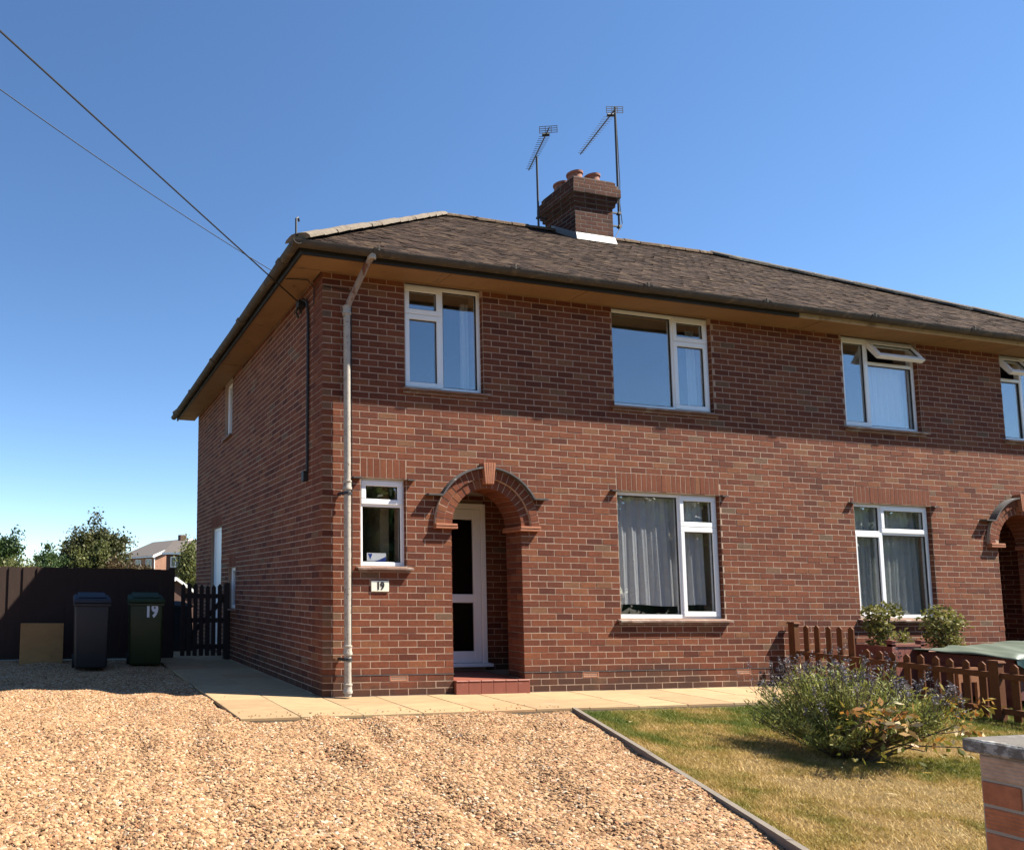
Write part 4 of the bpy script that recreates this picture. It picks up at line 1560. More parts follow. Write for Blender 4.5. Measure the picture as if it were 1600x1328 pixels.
# ------------------------------------------------------------------ curtains
def curtain(x0, x1, z0, z1, y, pleats, m, label, amp=0.022, lean=0.0, group='net curtains behind the windows'):
    n = 220
    V, F = [], []
    ph = [random.uniform(0, 6.28) for _ in range(4)]
    rows = 10
    for j in range(rows + 1):
        t = j / rows
        for i in range(n + 1):
            s = i / n
            a = amp * (math.sin(pleats * 6.283 * s + ph[0] + .8 * math.sin(5 * s + ph[1])) + .6 * math.sin(pleats * 2.3 * 6.283 * s + ph[2]) * (1 - .4 * t)) * (.45 + .55 * t)
            V.append((x0 + (x1 - x0) * s + lean * t * math.sin(3.1 * s + ph[3]), y + a, z1 + (z0 - z1) * t + (.012 * math.sin(9 * s + ph[1]) if j == rows else 0)))
    for j in range(rows):
        for i in range(n):
            a = j * (n + 1) + i
            F.append((a, a + 1, a + n + 2, a + n + 1))
    o = np_mesh('curtain', V, F, m)
    o.data.polygons.foreach_set('use_smooth', [True] * len(o.data.polygons))
    return tag(o, label, 'curtain', group)


w = WIN['w2']
curtain(w[0] - .05, w[1] - .10, w[2] + .16, w[3] - .05, 0.165, 9, M['net'], 'white pleated net curtain in the big ground floor window', lean=.04)
w = WIN['w3']
curtain(w[0] - .05, w[0] + .60, w[2] + .02, w[3] - .02, 0.17, 6, M['net_grey'], 'grey net curtain in left part of window behind potted shrubs', lean=.03)
curtain(w[0] + .55, w[1] + .02, w[2] + .02, w[3] - .02, 0.18, 7, M['net_grey'], 'grey net curtain in right part of window behind potted shrubs', lean=.05)
w = WIN['u3']
curtain(w[0] + .62, w[1] - .02, w[2] + .02, w[3] - .3, 0.20, 6, M['drape'], 'white curtain in the upstairs window with the open vent', lean=.02)
curtain(w[0] + .04, w[0] + .16, w[2] + .02, w[3] - .1, 0.20, 2, M['drape'], 'narrow gathered curtain at left of open vent window')
w = WIN['u1']
curtain(w[1] - .16, w[1] - .05, w[2] + .02, w[3] - .1, 0.22, 2, M['net_grey'], 'drawn back pale curtain in the left upstairs window')
w = WIN['u2']
curtain(w[1] - .20, w[1] - .05, w[2] + .02, w[3] - .1, 0.22, 2, M['net_grey'], 'drawn back pale curtain in the widest upstairs window')

# ------------------------------------------------------------------ board fence behind the bins
FYY = 4.62
fence = thing('board_fence', 'tall dark brown close boarded fence behind the wheelie bins', 'fence', (0, 0, 0))
x = -0.90
k = 0
while x > -7.4:
    w_ = random.uniform(.118, .128)
    zt = 1.475 + random.uniform(-.006, .006)
    y = FYY + (0.0 if k % 2 else 0.012)
    MB().hexa([(x - w_, y - .016, 0.0), (x, y - .004, 0.0), (x, y + .006, 0.0), (x - w_, y + .006, 0.0),
               (x - w_, y - .016, zt), (x, y - .004, zt), (x, y + .006, zt), (x - w_, y + .006, zt)]).build('fence_board', M['fence_dark'], fence)
    x -= w_ - .012
    k += 1
for z in (0.35, 1.15):
    MB().box(-7.4, -0.9, FYY + .02, FYY + .06, z, z + .08).build('rail', M['fence_dark'], fence)
for xp in (-0.93, -2.7, -4.5, -6.3):
    MB().box(xp - .05, xp + .05, FYY + .062, FYY + .16, 0, 1.5).build('post', M['fence_dark'], fence)

# ------------------------------------------------------------------ picket gate across the side path
gate = thing('picket_gate', 'dark picket gate across the side path beside the house', 'gate', (-0.83, 4.28, 0))
GW = 0.78
for i in range(8):
    c = 0.03 + i * (GW - .06) / 7
    zt = 1.24 + .02 * math.sin(i * 1.1)
    MB().prism([(c - .035, .06), (c + .035, .06), (c + .035, zt - .045), (c, zt), (c - .035, zt - .045)], 0.0, 0.020, FR).build('picket', M['gate'], gate)
for z in (0.17, 0.60, 1.0):
    MB().box(0, GW, 0.001, 0.04, z, z + .075).build('rail', M['gate'], gate)
MB().bar((0.05, .052, .25), (GW - .05, .052, 1.0), .022, .07).build('brace', M['gate'], gate)
gp = MB().box(-0.017, 0.075, -0.05, 0.05, 0, 1.26).build('gate_post', M['gate'])
gp.location = (-0.09, 4.30, 0)
tag(gp, 'short dark gate post fixed to the brick flank wall', 'post')

# ------------------------------------------------------------------ wheelie bins
def wheelie_bin(loc, w, h, body_m, lid_m, label, num=False, rz=0):
    t = thing('wheelie_bin', label, 'wheelie bin', loc, rz, 'wheelie bins by the fence')
    d = w * 1.05
    b = MB()
    wb, wt = w * .42, w * .46
    b.hexa([(-wb, -d * .38, .03), (wb, -d * .38, .03), (wb, d * .40, .03), (-wb, d * .40, .03),
            (-wt, -d * .49, h * .86), (wt, -d * .49, h * .86), (wt, d * .5, h * .90), (-wt, d * .5, h * .90)])
    b.build('body', body_m, t, bevel=.035, segs=3, smooth=True)
    r_ = MB().hexa([(-wt - .012, -d * .5 - .012, h * .83), (wt + .012, -d * .5 - .012, h * .83), (wt + .012, d * .51, h * .87), (-wt - .012, d * .51, h * .87),
                    (-wt - .012, -d * .5 - .012, h * .868), (wt + .012, -d * .5 - .012, h * .868), (wt + .012, d * .51, h * .905), (-wt - .012, d * .51, h * .905)])
    r_.build('rim', body_m, t, bevel=.008)
    l = MB().hexa([(-w * .5, -d * .54, h * .872), (w * .5, -d * .54, h * .872), (w * .5, d * .53, h * .91), (-w * .5, d * .53, h * .91),
                   (-w * .485, -d * .525, h * .925), (w * .485, -d * .525, h * .925), (w * .47, d * .5, h * .985), (-w * .47, d * .5, h * .985)])
    lo = l.build('lid', lid_m, t, bevel=.02, segs=2, smooth=True)
    MB().hexa([(-w * .38, -d * .40, h * .940), (w * .38, -d * .40, h * .940), (w * .38, d * .4, h * 1.0), (-w * .38, d * .4, h * 1.0),
               (-w * .36, -d * .36, h * .955), (w * .36, -d * .36, h * .955), (w * .36, d * .38, h * 1.012), (-w * .36, d * .38, h * 1.012)]).build('lid_panel', lid_m, lo, bevel=.006)
    MB().tube([(-w * .42, d * .58, h * .93), (w * .42, d * .58, h * .93)], .014, 8).build('handle', body_m, t)
    for s_ in (-1, 1):
        m_ = MB().tube([(s_ * w * .36, d * .42, .10), (s_ * w * .47, d * .42, .10)], .10, 16).build('wheel', M['rubber'], t)
    if num:
        text_mesh('19', 0.27, 0.0015, 'numeral', M['white_print'], t,
                  Matrix.Translation((0.075, -d * .479 - .004, h * .76)) @ Matrix.Rotation(R(94), 4, 'X'), 0.012, 0.72)
    return t


wheelie_bin((-2.33, 3.27, -.02), 0.54, 1.095, M['bin_grey'], M['bin_lid_blue'], 'dark grey wheelie bin with a bluish lid')
wheelie_bin((-1.50, 3.60, -.02), 0.56, 1.10, M['bin_green'], M['bin_lid_green'], 'green wheelie bin with white number 19 on its front', True, R(-4))

# sandstone slab leaning on the fence
ls = thing('leaning_slab', 'spare yellow sandstone slab leaning against the dark fence', 'paving slab', (-3.03, 4.10, -.03), 0)
MB().box(-.325, .325, -.02, .02, 0, .63).build('slab', M['slab_lean'], ls, bevel=.006, rot=(R(-9), 0, 0))

# ------------------------------------------------------------------ picket fence between the front gardens
pf = thing('picket_fence', 'orange brown low picket fence between the two front gardens', 'fence', (6.45, 0, 0))
PY_HI = [-0.221, -0.353, -0.494, -0.625, -0.757]
PY_LO = [-0.916, -1.054, -1.187, -1.326, -1.46, -1.602, -1.727, -1.868, -2.004, -2.263, -2.40, -2.54, -2.68, -2.82, -2.96]
for y in PY_HI + PY_LO:
    hi = y > -0.8
    zt = (0.79 if hi else 0.535 + .02 * (y + 0.9)) + random.uniform(-.008, .008)
    c = y
    g0 = gz(y) + .03
    MB().prism([(c - .030, g0), (c + .030, g0), (c + .030, zt - .03), (c + .006, zt), (c - .006, zt), (c - .030, zt - .03)], -0.042, -0.022, lambda u, v, d: (-d, u, v)).build('picket', M['picket'], pf)
for z in (0.40, 0.05):
    MB().hexa([(-.02, -3.05, z - .07), (.02, -3.05, z - .07), (.02, -.06, z), (-.02, -.06, z), (-.02, -3.05, z - .01), (.02, -3.05, z - .01), (.02, -.06, z + .06), (-.02, -.06, z + .06)]).build('rail', M['picket'], pf)
for y, zt in ((-0.085, 0.80), (-2.135, 0.51)):
    p = MB().box(-.04, .04, y - .04, y + .04, -.15, zt).build('post', M['picket'], pf)
    MB().hexa([(-.055, y - .055, zt), (.055, y - .055, zt), (.055, y + .055, zt), (-.055, y + .055, zt),
               (-.045, y - .045, zt + .022), (.045, y - .045, zt + .022), (.045, y + .045, zt + .022), (-.045, y + .045, zt + .022)]).build('post_cap', M['picket'], p)


# ------------------------------------------------------------------ leaf clouds
def leaf_cloud(n, pts_fn, size, name, m, parent=None, tone=None, aspect=0.55, droop=0.0, loc=(0, 0, 0)):
    P, base = pts_fn(n)
    n = len(P)
    d = rng.normal(0, 1, (n, 3)); d[:, 2] -= droop
    d /= np.linalg.norm(d, axis=1)[:, None]
    h = rng.normal(0, 1, (n, 3))
    s = np.cross(d, h); s /= np.linalg.norm(s, axis=1)[:, None] + 1e-9
    L = size * (0.6 + 0.8 * rng.random(n))[:, None]
    Wd = L * aspect * .5
    V = np.empty((n, 4, 3), np.float32)
    V[:, 0] = P; V[:, 1] = P + d * L * .5 + s * Wd; V[:, 2] = P + d * L; V[:, 3] = P + d * L * .5 - s * Wd
    t = np.clip(base + rng.normal(0, .17, n), 0, 1)
    return np_mesh(name, V.reshape(-1, 3), np.arange(4 * n).reshape(n, 4), m, np.repeat(t, 4), parent, loc)


def clumps(c, rad, nc, spread, shell=0.55, zmin=None):
    """leaf positions in clumps spread through an ellipsoid, sparse inside"""
    def fn(n):
        a = rng.normal(0, 1, (nc, 3)); a /= np.linalg.norm(a, axis=1)[:, None]
        r = shell + (1 - shell) * rng.random(nc) ** .6
        r *= 1 + .16 * rng.normal(0, 1, nc)
        K = a * r[:, None] * np.array(rad)
        idx = rng.integers(0, nc, n)
        P = K[idx] + rng.normal(0, 1, (n, 3)) * spread * (0.5 + rng.random(nc)[idx][:, None])
        P += np.array(c)
        base = (0.2 + .6 * rng.random(nc))[idx]
        if zmin is not None:
            k = P[:, 2] > zmin
            P, base = P[k], base[k]
        return P, base
    return fn


def stems(root, ends, r0, r1, name, m, parent=None, bend=.1):
    mb = MB()
    for e_ in ends:
        a, b = Vector(root), Vector(e_)
        md = a.lerp(b, .5) + Vector((random.uniform(-bend, bend), random.uniform(-bend, bend), random.uniform(0, bend)))
        mb.tube([a + Vector((random.uniform(-.03, .03), random.uniform(-.03, .03), 0)), md, b], [r0, (r0 + r1) / 2, r1], 5, False)
    return mb.build(name, m, parent)


# lavender bush
BX, BY, BZ = 3.28, -2.95, gz(-2.95) - .01
lav = thing('lavender_bush', 'wide lavender bush with faded purple flower spikes on the lawn', 'bush', (BX, BY, BZ))
ends, tips = [], []
for i in range(300):
    a = random.uniform(0, 6.283)
    q = math.sqrt(random.random())
    rr = q * random.uniform(.85, 1.08)
    ex_, ey_ = math.cos(a) * rr * .70 + .12, math.sin(a) * rr * .66
    if ex_ < -.35: ex_ *= 0.9
    hz = (0.72 - .27 * rr * rr) * random.uniform(.72, 1.12) * (0.94 if ex_ > -.3 else .60) * (1 - .42 * max(0, ex_ - .25))
    ends.append(Vector((ex_, ey_, hz)))
st = MB()
P, B = [], []
for e_ in ends:
    rad2 = math.hypot(e_.x, e_.y)
    mid = Vector((e_.x * .58, e_.y * .58, e_.z * .46 + .02))
    st.tube([Vector((e_.x * .05, e_.y * .05, 0)), mid, e_], [.007, .005, .003], 4, False)
    tone = random.uniform(.2, .85)
    for k in range(66):
        t = random.uniform(.0, 1) ** .8
        p = (mid.lerp(e_, t)) + Vector([random.gauss(0, .022) for _ in range(3)])
        P.append(p); B.append(tone)
st.build('stem', M['bark'], lav)
P = np.array([tuple(p) for p in P]); B = np.array(B)


def lav_leaf(P, B, L, asp, upb, name, m):
    n = len(P)
    d = rng.normal(0, .75, (n, 3)); d[:, 2] += upb
    d[:, 0] += P[:, 0] * .5; d[:, 1] += P[:, 1] * .5
    d /= np.linalg.norm(d, axis=1)[:, None]
    s = np.cross(d, rng.normal(0, 1, (n, 3))); s /= np.linalg.norm(s, axis=1)[:, None]
    l = L * (.6 + .8 * rng.random(n))[:, None]
    V = np.empty((n, 4, 3), np.float32)
    V[:, 0] = P; V[:, 1] = P + d * l * .5 + s * l * asp; V[:, 2] = P + d * l; V[:, 3] = P + d * l * .5 - s * l * asp
    return np_mesh(name, V.reshape(-1, 3), np.arange(4 * n).reshape(n, 4), m, np.repeat(np.clip(B + rng.normal(0, .15, n), 0, 1), 4), lav)


lav_leaf(P, B, .045, .085, .9, 'foliage', M['lav_leaf'])
fs_, fp, fb = MB(), [], []
for e_ in ends:
    if e_.z < .30 and random.random() < .6: continue
    if random.random() < (.75 if e_.z < .42 else .30): continue
    for q in range(1 if random.random() < .6 else 2):
        top = e_ + Vector((e_.x * .10 + random.gauss(0, .035), e_.y * .10 + random.gauss(0, .035), random.uniform(.05, .15)))
        fs_.tube([e_ - Vector((0, 0, .03)), top], [.0022, .0018], 3, False)
        tn = random.random()
        for k in range(14):
            p = top + Vector((random.gauss(0, .007), random.gauss(0, .007), random.uniform(-.012, .045)))
            fp.append(tuple(p)); fb.append(tn)
tag(fs_.build('flower_stalk', M['bark'], lav), kind='stuff')
lav_leaf(np.array(fp), np.array(fb), .016, .34, .4, 'flower_spike', M['lav_flower'])

# broad-leaved shrub growing through it
ph = thing('leafy_shrub', 'small golden and red leaved shrub growing through the lavender', 'shrub', (BX + .02, BY - .12, BZ))
pe = []
PP, PB_ = [], []
for (cx_, cy_, cz_, sp_, n_, tn) in [(-.50, -.38, .40, .07, 34, .70), (-.36, -.42, .47, .06, 26, .84), (-.20, -.44, .44, .06, 28, .80), (-.28, -.40, .36, .07, 24, .92), (.02, -.42, .22, .05, 12, .95),
                                     (.42, -.30, .45, .09, 34, .58), (.60, -.28, .47, .09, 34, .50), (.78, -.26, .44, .08, 28, .62), (.52, -.36, .30, .06, 22, .86), (.60, -.40, .18, .07, 26, .30), (.30, -.32, .46, .07, 18, .52),
                                     (-.1, -.3, .28, .10, 30, .25), (.2, -.3, .15, .12, 34, .2), (-.4, -.3, .2, .12, 34, .25)]:
    pe.append((cx_, cy_, cz_))
    for _ in range(n_):
        PP.append((cx_ + random.gauss(0, sp_), cy_ + random.gauss(0, sp_), cz_ + random.gauss(0, sp_ * .7))); PB_.append(tn)
stems((0, 0, 0), pe, .010, .004, 'stem', M['bark'], ph)
PP, PB_ = np.array(PP), np.array(PB_)
leaf_cloud(len(PP), lambda n: (PP, PB_), .062, 'foliage', M['phot_leaf'], ph, aspect=.42)

# dropped twigs and leaves on the lawn
mb = MB()
for i in range(60):
    y = random.uniform(-4.6, -1.5); x = random.uniform(edge_x(y) + .3, 5.5)
    a = random.uniform(0, 6.28); l = random.uniform(.03, .09)
    z = gz(y) + .028
    mb.add([(x, y, z), (x + l * math.cos(a), y + l * math.sin(a), z + random.uniform(0, .02)), (x + l * .5 * math.cos(a + .4), y + l * .5 * math.sin(a + .4), z + .006)], [(0, 1, 2)])
    mb.a[-3:] = [random.choice((.92, .97, .35, .62))] * 3
tag(mb.build('fallen_leaves', M['phot_leaf']), 'dry leaves scattered over the lawn', kind='stuff')


# ------------------------------------------------------------------ neighbour's planters, shrubs and covered box
def planter(loc, w, d, h, label):
    t = thing('planter', label, 'planter', loc, 0, 'timber planters by the neighbour window')
    n = round(w / .09)
    for i in range(n):
        MB().box(w * i / n + .002, w * (i + 1) / n - .002, -.018, 0, .02, h - .03).build('board', M['planter'], t)
    n2 = round(d / .09)
    for i in range(n2):
        MB().box(-.018, 0, d * i / n2 + .002, d * (i + 1) / n2 - .002, .02, h - .03).build('board', M['planter'], t)
    for (x, y) in ((0, 0), (w, 0), (0, d), (w, d)):
        p = MB().box(x - .03, x + .03, y - .03, y + .03, 0, h + .03).build('corner_post', M['planter'], t)
        MB().box(x - .038, x + .038, y - .038, y + .038, h + .03, h + .045).build('post_cap', M['planter'], p)
    MB().box(-.03, w + .03, -.03, .02, h - .03, h - .005).build('top_rail', M['planter'], t)
    MB().box(.001, w, .001, d, .03, h - .06).build('soil', M['soil'], t)
    return t


planter((7.04, -0.80, -.05), .47, .44, .64, 'red brown timber planter box below the neighbour window')
planter((8.25, -0.62, -.05), .55, .45, .50, 'red brown timber planter half hidden behind the covered box')


def shrub(loc, parts, n, label, size=.045):
    t = thing('potted_shrub', label, 'shrub', loc, 0, 'golden green shrubs in the planters')
    stems((0, 0, -.05), [p[0] for p in parts], .010, .004, 'stem', M['bark'], t, .05)
    P, B = [], []
    for (c, r, k) in parts:
        for _ in range(int(n * k)):
            v = Vector([random.gauss(0, 1) for _ in range(3)]).normalized() * r * random.uniform(.45, 1.05)
            P.append((c[0] + v.x, c[1] + v.y, c[2] + v.z * .9)); B.append(random.gauss(.5, .22))
    P, B = np.array(P), np.array(B)
    leaf_cloud(len(P), lambda n_: (P, B), size, 'foliage', M['shrub_leaf'], t, aspect=.55)
    return t


shrub((7.25, -0.58, .55), [((-.13, 0, .40), .125, .9), ((.14, .0, .42), .135, .9), ((0, 0, .20), .13, .7), ((-.05, 0, .05), .15, .7), ((.22, -.05, .12), .11, .3), ((-.12, 0, .24), .13, .6)], 320, 'golden green shrub with two lobes in front planter')
shrub((8.50, -0.42, .45), [((-.03, 0, .42), .22, 1.3), ((.12, 0, .36), .20, 1.0), ((-.06, 0, .18), .18, .8), ((.10, 0, .14), .17, .8)], 420, 'rounded golden green shrub beside the open porch')

# covered garden box under a green sheet
cb = thing('covered_box', 'dark red garden box under a pale green waterproof cover', 'garden box', (7.45, -1.72, -.06))
bx_w, bx_d, bx_h = 2.3, 0.85, 0.56
MB().box(0, bx_w, 0, bx_d, .10, bx_h).build('body', M['timber_red'], cb)
for i in range(4):
    z = .10 + i * .115
    MB().box(-.014, bx_w + .01, -.014, -.001, z + .003, z + .112).build('board', M['timber_red'], cb)
    MB().box(-.014, -.001, 0, bx_d, z + .003, z + .112).build('board', M['timber_red'], cb)
for (x, y) in ((.05, .05), (bx_w - .05, .05), (.05, bx_d - .05), (bx_w - .05, bx_d - .05)):
    MB().box(x - .04, x + .04, y - .04, y + .04, 0, .10).build('foot', M['timber_red'], cb)
nx, ny = 60, 26
V, F = [], []
for j in range(ny + 1):
    for i in range(nx + 1):
        s, t = i / nx, j / ny
        x = -.10 + (bx_w + .2) * s; y = -.09 + (bx_d + .18) * t
        z = bx_h + .03 + .16 * min(1, s * 1.25) * math.sin(math.pi * min(1, .12 + t * .75)) + .012 * math.sin(x * 9 + y * 4) + .008 * math.sin(x * 23 - y * 11)
        ed = min(y + .09, bx_d + .09 - y, x + .10, bx_w + .10 - x)
        if ed < .05: z -= (.05 - ed) * (1.2 + .9 * math.sin(x * 17))
        V.append((x, y, z))
for j in range(ny):
    for i in range(nx):
        a = j * (nx + 1) + i
        F.append((a, a + 1, a + nx + 2, a + nx + 1))
o = np_mesh('cover', V, F, M['tarp'], None, cb)
o.modifiers.new('thickness', 'SOLIDIFY').thickness = .006
o.data.polygons.foreach_set('use_smooth', [True] * len(o.data.polygons))
V, F = [], []
n = 80
for i in range(n + 1):
    s = i / n
    x = -.10 + (bx_w + .2) * s
    dr = .07 + .05 * math.sin(x * 6 + 1) + .03 * math.sin(x * 17)
    if .1 < x < .35: dr += .06
    V += [(x, -.095 - .012 * math.sin(x * 20), bx_h + .0), (x, -.10 - .012 * math.sin(x * 20), bx_h - dr)]
F = [(2 * i, 2 * i + 1, 2 * i + 3, 2 * i + 2) for i in range(n)]
o = np_mesh('cover_hem', V, F, M['tarp_dark'], None, cb)
o.modifiers.new('thickness', 'SOLIDIFY').thickness = .005
# small bench plank between planter and box
bn = thing('low_bench', 'small pinkish timber bench between planter and covered box', 'bench', (7.58, -0.86, -.05))
MB().box(0, .36, 0, .22, .46, .54).build('seat', M['plank'], bn, bevel=.004)
for x in (.03, .33):
    MB().box(x - .03, x + .03, .02, .20, 0, .46).build('leg', M['timber_red'], bn)
bd = thing('leaning_board', 'tan timber board propped between fence and covered box', 'board', (6.75, -1.62, -.06))
MB().box(0, .30, -.012, .012, .30, .46).box(.0, .03, -.012, .012, 0, .30).box(.27, .30, -.012, .012, 0, .30).build('panel', M['timber_tan'], bd)

# ------------------------------------------------------------------ brick gate pier in the right corner
PX, PYf = 0.125, -5.705
pz = gz(-5.9)
pier = thing('brick_pier', 'brick gate pier with weathered concrete cap at right edge', 'gate pier', (PX, PYf, pz))
PW = 0.46
ztop = 0.655 - pz
nC = int(ztop / .0768)
cs = ztop / nC
MB().box(.004, PW - .004, -PW + .004, -.004, 0, ztop).build('core', M['mortar_pier'], pier)


def pier_brick(x0, x1, y0, y1, z0_, z1_):
    o = MB().box(x0, x1, y0, y1, z0_, z1_).build('brick', M['brick_pier'], pier, bevel=.003)
    o['rnd'] = random.random()


for k in range(nC):
    za, zb = k * cs + .005, (k + 1) * cs - .005
    e1, e2 = (.1025, .2215) if k % 2 else (.2215, .1025)
    j = .006
    # left (drive) face and right face
    for (xa, xb) in ((0, .1), (PW - .1, PW)):
        ylist = [0, -.112, -.348, -PW] if k % 2 else [0, -.23, -PW]
        for ya, yb in zip(ylist[:-1], ylist[1:]):
            pier_brick(xa + random.uniform(-.002, .002), xb, yb + j, ya - j, za, zb)
    xlist = [.1, .23, PW - .1] if k % 2 else [.1, PW - .1]
    for (ya, yb) in ((-.1, 0), (-PW, -PW + .1)):
        for xa, xb in zip(xlist[:-1], xlist[1:]):
            pier_brick(xa + j, xb - j, ya, yb, za, zb)
MB().hexa([(-.022, -PW - .028, ztop + .002), (PW + .028, -PW - .028, ztop + .002), (PW + .028, .028, ztop + .002), (-.022, .028, ztop + .002),
           (-.022, -PW - .028, ztop + .046), (PW + .028, -PW - .028, ztop + .046), (PW + .028, .028, ztop + .046), (-.022, .028, ztop + .046)]).build('cap_stone', M['cap_stone'], pier, bevel=.006)

# ------------------------------------------------------------------ beyond the fence
def tree(name, label, loc, crown, trunk_h, n, size, cat='tree', tr=.10):
    """crown: list of (centre, radii, clumps, spread, material, share, shell)"""
    t = thing(name, label, cat, loc)
    ends = []
    for k, (c, rad, nc, sp, m, sh, shell) in enumerate(crown):
        leaf_cloud(int(n * sh), clumps(c, rad, nc, sp, shell, .1), size, 'crown', m, t, aspect=.6)
        for q in range(5):
            ends.append((c[0] + random.uniform(-.6, .6) * rad[0], c[1] + random.uniform(-.6, .6) * rad[1], c[2] + random.uniform(-.2, .7) * rad[2]))
    mb = MB()
    mb.tube([(0, 0, -.3), (0.02, 0, trunk_h * .6), (0, .03, trunk_h)], [tr, tr * .8, tr * .6], 8)
    for e_ in ends:
        mb.tube([(0, 0, trunk_h * .8), (e_[0] * .5, e_[1] * .5, (trunk_h + e_[2]) / 2), e_], [tr * .45, tr * .3, tr * .1], 5, False)
    mb.build('trunk', M['bark'], t)
    return t


tree('round_tree', 'large rounded dark green tree beyond the fence', (-.85, 30.0, -.05),
     [((0, 0, 2.4), (1.75, 1.6, 1.7), 210, .17, M['tree_dark'], 1.0, .35), ((.2, 0, 3.45), (1.05, .9, .40), 60, .13, M['tree_dark'], .16, .2)], 1.2, 23000, .15)
tree('lime_shrub', 'bright lime green shrub in front of the round tree', (-1.15, 27.2, -.05),
     [((.35, 0, 2.55), (.42, .4, .85), 40, .12, M['tree_lime'], .5, .2), ((-.55, 0, 2.2), (.55, .5, .72), 40, .12, M['tree_lime'], .5, .2)], 1.0, 5200, .13, 'shrub', .05)
tree('rust_hedge', 'rusty brown leaved bush below the round tree', (.1, 26.2, -.05),
     [((.05, 0, 1.5), (1.35, .7, .85), 90, .16, M['tree_rust'], 1.0, .3)], .7, 8000, .13, 'bush', .05)
tree('bushy_tree', 'small bushy mid green tree left of the round tree', (-3.15, 28.0, -.05),
     [((0, 0, 1.7), (.85, .8, 1.15), 70, .17, M['tree_green'], 1.0, .3)], .8, 8500, .14)
tree('garden_tree', 'dark green tree cut by the left edge', (-5.35, 24.5, -.55),
     [((0, 0, 2.7), (1.0, .9, 1.15), 80, .17, M['tree_green'], 1.0, .3), ((.1, 0, 1.3), (.8, .8, .7), 40, .18, M['tree_lime'], .3, .3)], 1.4, 10000, .14)
tree('low_hedge', 'clipped yellow green hedge just behind the fence at left', (-4.25, 12.5, -.05),
     [((0, 0, 1.10), (1.35, .5, .72), 100, .11, M['tree_lime'], 1.0, .45)], .5, 11000, .085, 'hedge', .05)
tree('light_shrub', 'loose pale green shrubs between hedge and bushy tree', (-3.9, 20.0, -.05),
     [((0, 0, 1.35), (1.0, .6, .72), 60, .17, M['tree_lime'], .6, .3), ((.7, .4, 1.3), (.6, .5, .55), 40, .15, M['tree_green'], .4, .3)], .6, 5000, .10, 'shrub', .05)
tree('corner_shrub', 'pale green shrub at the corner of the house', (1.98, 19.5, -.05),
     [((0.1, 0, 1.9), (.28, .5, 1.2), 60, .14, M['tree_lime'], 1.0, .2)], 1.2, 3600, .12, 'shrub', .05)

M['far_brick'] = mat('far_brick', (0.30, 0.155, 0.10), .9, .35, 3, 0, 10)
M['far_brick_dark'] = mat('far_brick_dark', (0.095, 0.05, 0.038), .9, .3, 3, 0, 10)
M['far_roof'] = mat('far_roof', (0.10, 0.085, 0.075), .9, .3, 4, .5, 8)
M['far_white'] = mat('far_white', (0.75, 0.75, 0.73), .6, .05)


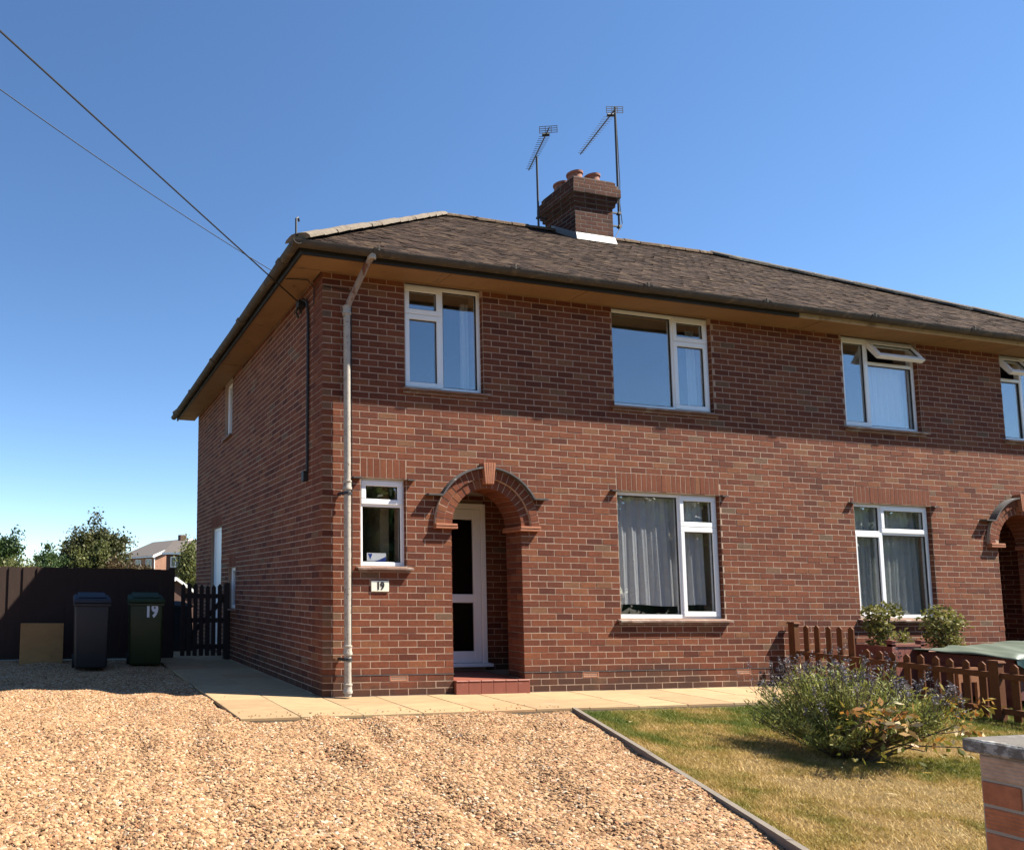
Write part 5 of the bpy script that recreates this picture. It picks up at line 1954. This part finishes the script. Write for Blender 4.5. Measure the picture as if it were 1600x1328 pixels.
def far_house(label, P0, th, Wd, Ln, eave, rise, gable, wins, wall_m):
    t = thing('neighbouring_house', label, 'house', (P0[0], P0[1], -.05), th, 'houses beyond the back gardens')
    MB().box(0, Wd, 0, Ln, -.3, eave).build('wall', wall_m, t)
    ov = .3
    if gable:
        MB().prism([(0, eave), (Wd, eave), (Wd / 2, eave + rise)], -Ln, 0, FR).build('gable', wall_m, t)
        r = MB()
        for sgn in (0, 1):
            x0 = -ov if sgn == 0 else Wd + ov
            k = rise / (Wd / 2)
            z0_ = eave - ov * k
            r.hexa([(x0, -ov, z0_), (Wd / 2, -ov, eave + rise), (Wd / 2, Ln + ov, eave + rise), (x0, Ln + ov, z0_),
                    (x0, -ov, z0_ + .12), (Wd / 2, -ov, eave + rise + .12), (Wd / 2, Ln + ov, eave + rise + .12), (x0, Ln + ov, z0_ + .12)])
        ro = r.build('roof', M['far_roof'], t)
        b = MB()
        for sgn in (0, 1):
            x0 = -ov - .02 if sgn == 0 else Wd + ov + .02
            k = rise / (Wd / 2)
            z0_ = eave - ov * k
            b.hexa([(x0, -ov - .06, z0_ - .14), (Wd / 2, -ov - .06, eave + rise - .16), (Wd / 2, -ov - .001, eave + rise - .16), (x0, -ov - .001, z0_ - .14),
                    (x0, -ov - .06, z0_ + .16), (Wd / 2, -ov - .06, eave + rise + .16), (Wd / 2, -ov - .001, eave + rise + .16), (x0, -ov - .001, z0_ + .16)])
        b.build('bargeboard', M['far_white'], ro)
        MB().box(Wd * .42, Wd * .42 + .8, 1.0, 1.6, eave + rise - .5, eave + rise + .55).build('chimney', M['far_brick_dark'], ro)
        MB().box(-ov - .12, -ov, -ov, Ln + ov, eave - ov * k - .08, eave - ov * k + .06).build('gutter', M['far_white'], ro)
        MB().tube([(-.04, -.10, eave - .1), (-.04, -.10, 0)], .06, 8).build('downpipe', M['far_white'], t)
    else:
        k = rise / (Ln / 2)
        z0_ = eave - ov * k
        r = MB().prism([(-ov, z0_), (Ln / 2, eave + rise), (Ln + ov, z0_), (Ln + ov, z0_ + .12), (Ln / 2, eave + rise + .12), (-ov, z0_ + .12)], -Wd - ov, ov, lambda u, v, d: (-d, u, v))
        ro = r.build('roof', M['far_roof'], t)
        MB().prism([(0, eave), (Ln, eave), (Ln / 2, eave + rise)], -Wd, 0, lambda u, v, d: (-d, u, v)).build('gable', wall_m, t)
        MB().box(-ov, Wd + ov, -ov - .14, -ov, z0_ - .02, z0_ + .16).build('gutter', M['far_white'], ro)
    for (face, a, b, za, zb) in wins:
        if face == 'f':
            f = MB(); 
            f.box(a, b, -.05, .02, za, za + .09).box(a, b, -.05, .02, zb - .09, zb).box(a, a + .09, -.05, .02, za + .09, zb - .09).box(b - .09, b, -.05, .02, za + .09, zb - .09)
            f.box((a + b) / 2 - .045, (a + b) / 2 + .045, -.05, .02, za + .09, zb - .09)
            fo = f.build('window', M['far_white'], t)
            MB().box(a + .05, b - .05, -.025, -.005, za + .05, zb - .05).build('pane', M['glass_dark'], fo)
        else:
            f = MB()
            f.box(-.05, .02, a, b, za, za + .09).box(-.05, .02, a, b, zb - .09, zb).box(-.05, .02, a, a + .09, za + .09, zb - .09).box(-.05, .02, b - .09, b, za + .09, zb - .09)
            f.box(-.05, .02, (a + b) / 2 - .045, (a + b) / 2 + .045, za + .09, zb - .09)
            fo = f.build('window', M['far_white'], t)
            MB().box(-.025, -.005, a + .05, b - .05, za + .05, zb - .05).build('pane', M['glass_dark'], fo)
    return t


far_house('distant brick house with white bargeboard on its gable', (7.75, 72), R(20), 9.2, 9.0, 4.75, 2.0, True,
          [('s', .6, 2.0, 3.2, 4.4), ('s', 3.2, 4.6, 3.2, 4.4)], M['far_brick'])
far_house('distant dark brick house with two white upper windows', (7.35, 60.5), R(-28), 7.0, 6.0, 4.50, 1.25, False,
          [('f', .45, 1.45, 3.15, 4.15), ('f', 1.9, 2.9, 3.2, 4.2)], M['far_brick_dark'])
# white garden shed glimpsed over the gate
sh = thing('garden_shed', 'white gabled shed glimpsed over the picket gate', 'shed', (.28, 15.5, -.33), R(8))
MB().prism([(0, 0), (1.3, 0), (1.3, 1.30), (.65, 1.72), (0, 1.30)], -2.0, 0, FR).build('wall', M['far_brick_dark'], sh)
for (a, b) in (((-.12, 1.22), (.65, 1.74)), ((.65, 1.74), (1.42, 1.22))):
    MB().hexa([(a[0], -.12, a[1]), (b[0], -.12, b[1]), (b[0], 2.1, b[1]), (a[0], 2.1, a[1]), (a[0], -.12, a[1] + .10), (b[0], -.12, b[1] + .10), (b[0], 2.1, b[1] + .10), (a[0], 2.1, a[1] + .10)]).build('roof', M['far_white'], sh)

# unseen trees added across the street to block sky reflections in the lower panes
P = []
for i in range(60):
    c = (-26 + i * 1.8 + random.uniform(-.6, .6), -34 + random.uniform(-2, 2), 3.9 + random.uniform(-.5, .7))
    a = rng.normal(0, 1, (1300, 3)); a /= np.linalg.norm(a, axis=1)[:, None]
    P.append(np.array(c) + a * np.array((2.2, 1.8, 4.4)) * (.35 + .65 * rng.random((1300, 1))))
P = np.concatenate(P)
P = P[P[:, 2] > 0]
o = leaf_cloud(len(P), lambda n: (P, rng.random(len(P))), .95, 'street_trees', M['tree_green'])
tag(o, 'belt of trees on the far side of the street', kind='stuff')
# black bin beyond the gate
kb = thing('compost_bin', 'black plastic compost bin standing beyond the picket gate', 'compost bin', (-.60, 6.2, -.02))
MB().lathe([(0.0, 0.0), (.36, 0.0), (.30, .80), (.31, .82)], 20).build('body', M['rubber'], kb, smooth=True)
MB().lathe([(.33, .82), (.33, .86), (.12, .93), (0.0, .94)], 20).build('lid', M['rubber'], kb, smooth=True)
